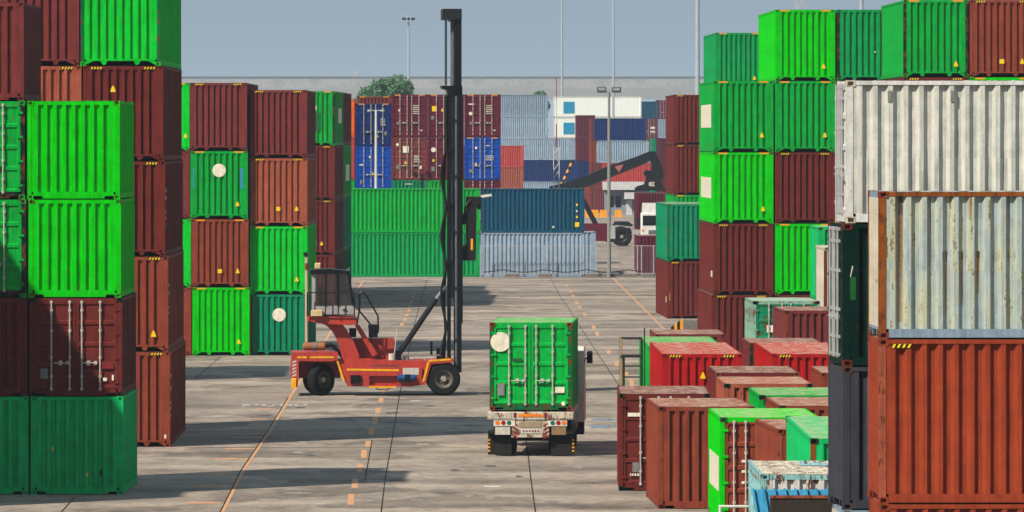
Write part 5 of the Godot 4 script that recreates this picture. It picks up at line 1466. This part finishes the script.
	for z in [-1.0, -2.3, -8.0]:
		for s2 in [-1, 1]:
			wheel(o, Vector3(s2 * 0.98, 0.50, z), PI / 2 * s2, 0.50, 0.30, Color(0.35, 0.33, 0.30))
			if z > -3: wheel(o, Vector3(s2 * 0.64, 0.50, z), PI / 2 * s2, 0.50, 0.28, Color(0.35, 0.33, 0.30))
		part("axle", tubem([Vector3(-0.9, 0.5, z), Vector3(0.9, 0.5, z)], 0.08, 8), black, o)
	part("fuel_tank", tank(Vector3(0.95, 0.75, -3.6), Vector3(0.95, 0.75, -4.9), 0.3), flat("tank_alloy", Color(0.40, 0.40, 0.39), 0.5, 0.4), o)
	for k in 4: part("side_reflector", boxm(Vector3(1.221, base - 0.12, -1.2 - k * 1.2), Vector3(1.229, base - 0.05, -1.45 - k * 1.2)), flat("reflector_amber", Color(0.85, 0.47, 0.05), 0.4), o)
	part("side_guard", boxm(Vector3(1.05, 0.5, -3.2), Vector3(1.1, 1.0, -6.2)), black, o)
	# cab in front of the container
	var cab := part("cab", prism([Vector2(-9.2, 0.75), Vector2(-6.75, 0.75), Vector2(-6.70, 2.9), Vector2(-7.1, 3.05), Vector2(-8.6, 2.98), Vector2(-9.0, 1.9), Vector2(-9.25, 1.8)], -1.24, 1.24), cream, o)
	cab.transform = Transform3D(Basis(Vector3(0, 0, 1), Vector3(0, 1, 0), Vector3(-1, 0, 0)), Vector3(0.14, 0, 0))
	part("side_window", boxm(Vector3(1.381, 1.95, -7.3), Vector3(1.39, 2.65, -8.3)), flat("dark_glass", Color(0.03, 0.04, 0.05), 0.15), o)
	part("mirror_arm", tubem([Vector3(1.34, 2.6, -8.6), Vector3(1.48, 2.66, -8.7)], 0.025, 6), black, o)
	part("mirror", bevelm(Vector3(1.42, 2.48, -8.78), Vector3(1.60, 2.86, -8.66), 0.04), black, o)
	part("cab_step", boxm(Vector3(1.1, 0.35, -7.2), Vector3(1.36, 0.74, -8.4)), black, o)
	var box_ := container("scratched green container with a white disc, carried on the dusty lorry", "grass", "door", L20, STD, Vector3.ZERO, turn, {"post": "forest", "cast": "brown", "wear": 0.2, "marks": [["dot", -0.90, 2.02, 0.29], ["plate", -0.98, 0.44, 0.20, 0.36, "grey"], ["plate", 0.72, 0.52, 0.27, 0.17, "white"], ["dot", 0.96, 0.20, 0.06], ["plate", -0.55, 1.44, 0.30, 0.10, "green"]]})
	box_.position = at + Vector3(0, base, -0.02).rotated(Vector3.UP, turn)

func reach_stacker() -> void:
	var d := 561.0
	var s := FOCAL / d
	var o := thing("reach_stacker", "dark reach stacker with raised boom and maroon body behind the fence", "reach stacker", Vector3(xat(600, d), rise(d), -d))
	var P := func(px: float, py: float) -> Vector2: return Vector2((px - 600.0) / s, (246.2 - py) / s)
	var V := func(px: float, py: float, z: float) -> Vector3: return Vector3((px - 600.0) / s, (246.2 - py) / s, z)
	var poly := func(list: Array) -> Array:
		var q := []
		for p in list: q.append(P.call(p[0], p[1]))
		return q
	var dark := flat("stacker_dark", Color(0.055, 0.085, 0.095), 0.5)
	var wine := paint("plum", 0.0)
	wheel(o, V.call(621.5, 236.6, 1.2), 0.0, 0.80, 0.6, Color(0.10, 0.09, 0.09))
	wheel(o, V.call(621.5, 236.6, -1.4), 0.0, 0.80, 0.6, Color(0.10, 0.09, 0.09))
	wheel(o, V.call(562.0, 236.6, 1.2), 0.0, 0.80, 0.6, Color(0.10, 0.09, 0.09))
	wheel(o, V.call(562.0, 236.6, -1.4), 0.0, 0.80, 0.6, Color(0.10, 0.09, 0.09))
	part("body", prism(poly.call([[545, 241], [545, 224], [606, 223.5], [612, 226], [614, 238], [609, 241]]), -1.2, 1.0), wine, o)
	part("front_axle", prism(poly.call([[606, 242], [606, 230], [630, 228], [632, 233], [618, 242]]), -0.9, 0.7), wine, o)
	part("fender", prism(poly.call([[612, 226], [615, 221.5], [628, 221.5], [633, 225], [631, 226.5], [616, 225]]), -1.2, 1.3), dark, o)
	part("cab", bevelm(V.call(570, 223.9, -0.8), V.call(584, 204, 0.7), 0.1), flat("dark_glass", Color(0.03, 0.04, 0.05), 0.15), o)
	part("boom_post", prism(poly.call([[548, 224], [560, 224], [562, 186], [550, 186]]), -0.6, 0.4), dark, o)
	var boom := part("boom", prism(poly.call([[549, 187.2], [585, 176.5], [607, 166.5], [636, 157.0], [650.5, 151.0], [653.5, 153.0], [652, 160], [640, 166.0], [613, 176.5], [588, 186.8], [560, 192], [550, 191]]), -0.45, 0.45), dark, o)
	part("warning_triangle", prism(poly.call([[614.5, 166.5], [623.5, 164.5], [619, 172.5]]), 0.452, 0.46), flat("triangle_pink", Color(0.62, 0.34, 0.34), 0.6), boom)
	for z in [-0.7, 0.55]: part("lift_cylinder", tubem([V.call(583, 200, z), V.call(604, 240, z)], 0.20, 10), dark, o)
	var sp := part("spreader", prism(poly.call([[647.5, 152], [655, 151.5], [659, 160], [663.5, 171.5], [663.5, 177.5], [660.5, 181.5], [664.6, 189.5], [635.6, 189.5], [636.5, 186.5], [644, 184.5], [646.5, 177.5], [643.0, 173.5], [645.5, 170], [651.0, 171], [651.5, 163.5]]), -0.7, 0.6), flat("spreader_black", Color(0.03, 0.035, 0.04), 0.6), o)
	part("spreader_beam", boxm(V.call(635, 190.6, -1.0), V.call(665, 187.8, 0.9)), flat("spreader_black", Color(0.03, 0.035, 0.04), 0.6), sp)
	var st := start()
	extrude(st, PackedVector2Array(poly.call([[649.5, 182], [652, 182], [650.6, 184.2], [652, 186.4], [649.5, 186.4], [648.2, 184.2]])), 0.602, 0.61)
	extrude(st, PackedVector2Array(poly.call([[652.6, 182], [654.6, 182], [653.2, 184.2], [654.6, 186.4], [652.6, 186.4], [651.4, 184.2]])), 0.602, 0.61)
	part("white_mark", done(st), flat("panel_white", Color(0.72, 0.70, 0.66), 0.7), sp)

func white_lorry() -> void:
	var d := 555.5
	var s := FOCAL / d
	var o := thing("white_lorry", "white lorry facing the lane under the reach stacker spreader", "lorry", Vector3(xat(656.0, d), rise(d), -d))
	var white := flat("lorry_paint", Color(0.80, 0.80, 0.78), 0.4)
	var cab := part("cab", bevelm(Vector3(-1.2, 0.45, -1.7), Vector3(1.2, 2.75, 0), 0.12), white, o)
	part("air_deflector", prism([Vector2(-1.1, 2.76), Vector2(1.1, 2.76), Vector2(1.05, 3.5), Vector2(-1.05, 3.5)], -1.5, -0.35), white, cab)
	part("windscreen", boxm(Vector3(-1.05, 1.72, 0.001), Vector3(1.05, 2.5, 0.02)), flat("dark_glass", Color(0.03, 0.04, 0.05), 0.15), cab)
	part("grille", boxm(Vector3(-0.6, 1.05, 0.001), Vector3(0.6, 1.35, 0.03)), flat("grille_grey", Color(0.35, 0.36, 0.37), 0.5), cab)
	for x in [-1.0, 0.72]: part("headlamp", bevelm(Vector3(x, 0.72, 0.001), Vector3(x + 0.28, 0.95, 0.04), 0.01), flat("lens", Color(0.55, 0.57, 0.58), 0.2), cab)
	for x in [-1.12, 0.95]: part("indicator", boxm(Vector3(x, 1.25, 0.001), Vector3(x + 0.14, 1.45, 0.03)), flat("reflector_amber", Color(0.85, 0.47, 0.05), 0.4), cab)
	part("bumper", bevelm(Vector3(-1.22, 0.35, -0.2), Vector3(1.22, 0.68, 0.08), 0.04), white, o)
	part("number_plate", boxm(Vector3(-0.25, 0.45, 0.081), Vector3(0.25, 0.6, 0.09)), flat("print_yellow", Color(0.85, 0.62, 0.03), 0.6, 0, false), o)
	part("mirror", bevelm(Vector3(-1.55, 1.6, -0.25), Vector3(-1.32, 2.3, -0.15), 0.03), flat("lorry_black", Color(0.06, 0.058, 0.055), 0.7), o)
	part("mirror_arm", tubem([Vector3(-1.2, 2.2, -0.2), Vector3(-1.4, 2.2, -0.2)], 0.02, 6), mats["lorry_black"], o)
	for x in [-1.0, 1.0]:
		for z in [-0.9, -5.0, -7.0]: wheel(o, Vector3(x, 0.5, z), PI / 2 * signf(x), 0.5, 0.3, Color(0.35, 0.33, 0.30))
	for x in [-0.5, 0.36]: part("frame_rail", boxm(Vector3(x, 1.0, -1.71), Vector3(x + 0.14, 1.38, -8.6)), mats["lorry_black"], o)
	stack(636.0, d + 2.2, 0.0, [["plum container carried on the white lorry under the reach stacker spreader", "plum", "end", L20, HC, {}]], rise(d) + 1.384)

# ---------------------------------------------------------------- scene
func _ready() -> void:
	var cam := Camera3D.new()
	cam.name = "camera"
	cam.projection = Camera3D.PROJECTION_FRUSTUM
	cam.near = 1.0
	cam.far = 12000.0
	cam.size = 512.0 / FOCAL
	cam.frustum_offset = Vector2((512.0 - VX) / FOCAL, -(256.0 - VY) / FOCAL)
	cam.position = Vector3(0, EYE, 0)
	add_child(cam)
	cam.current = true
	var env := Environment.new()
	var sky_m := ProceduralSkyMaterial.new()
	sky_m.sky_top_color = Color(0.70, 0.80, 0.90)
	sky_m.sky_horizon_color = Color(0.62, 0.69, 0.745)
	sky_m.sky_curve = 0.12
	sky_m.sky_energy_multiplier = 0.73
	sky_m.ground_bottom_color = Color(0.30, 0.28, 0.26)
	sky_m.ground_horizon_color = Color(0.42, 0.46, 0.50)
	sky_m.sun_angle_max = 0.0
	var sky := Sky.new()
	sky.sky_material = sky_m
	env.background_mode = Environment.BG_SKY
	env.sky = sky
	env.tonemap_mode = Environment.TONE_MAPPER_LINEAR
	env.tonemap_exposure = 1.6
	env.fog_enabled = true
	env.fog_light_color = Color(0.78, 0.86, 0.92)
	env.fog_density = 0.00009
	env.sdfgi_enabled = true
	env.ssao_enabled = true
	env.ssil_enabled = true
	var we := WorldEnvironment.new()
	we.name = "environment"
	we.environment = env
	add_child(we)
	var sun := DirectionalLight3D.new()
	sun.name = "sun"
	sun.light_energy = 1.55
	sun.light_color = Color(1.0, 0.965, 0.915)
	sun.light_angular_distance = 0.9
	sun.shadow_enabled = true
	add_child(sun)
	sun.look_at_from_position(Vector3.ZERO, Vector3(7.5, -10.4, -7.3), Vector3.UP)
	wobble.frequency = 1.0
	wobble.seed = 3
	make_textures()
	make_ground()
	background()
	left_stacks()
	right_stacks()
	front_right()
	low_lot()
	far_stacks()
	lift_truck()
	container_lorry()
	reach_stacker()
	white_lorry()
	furniture()
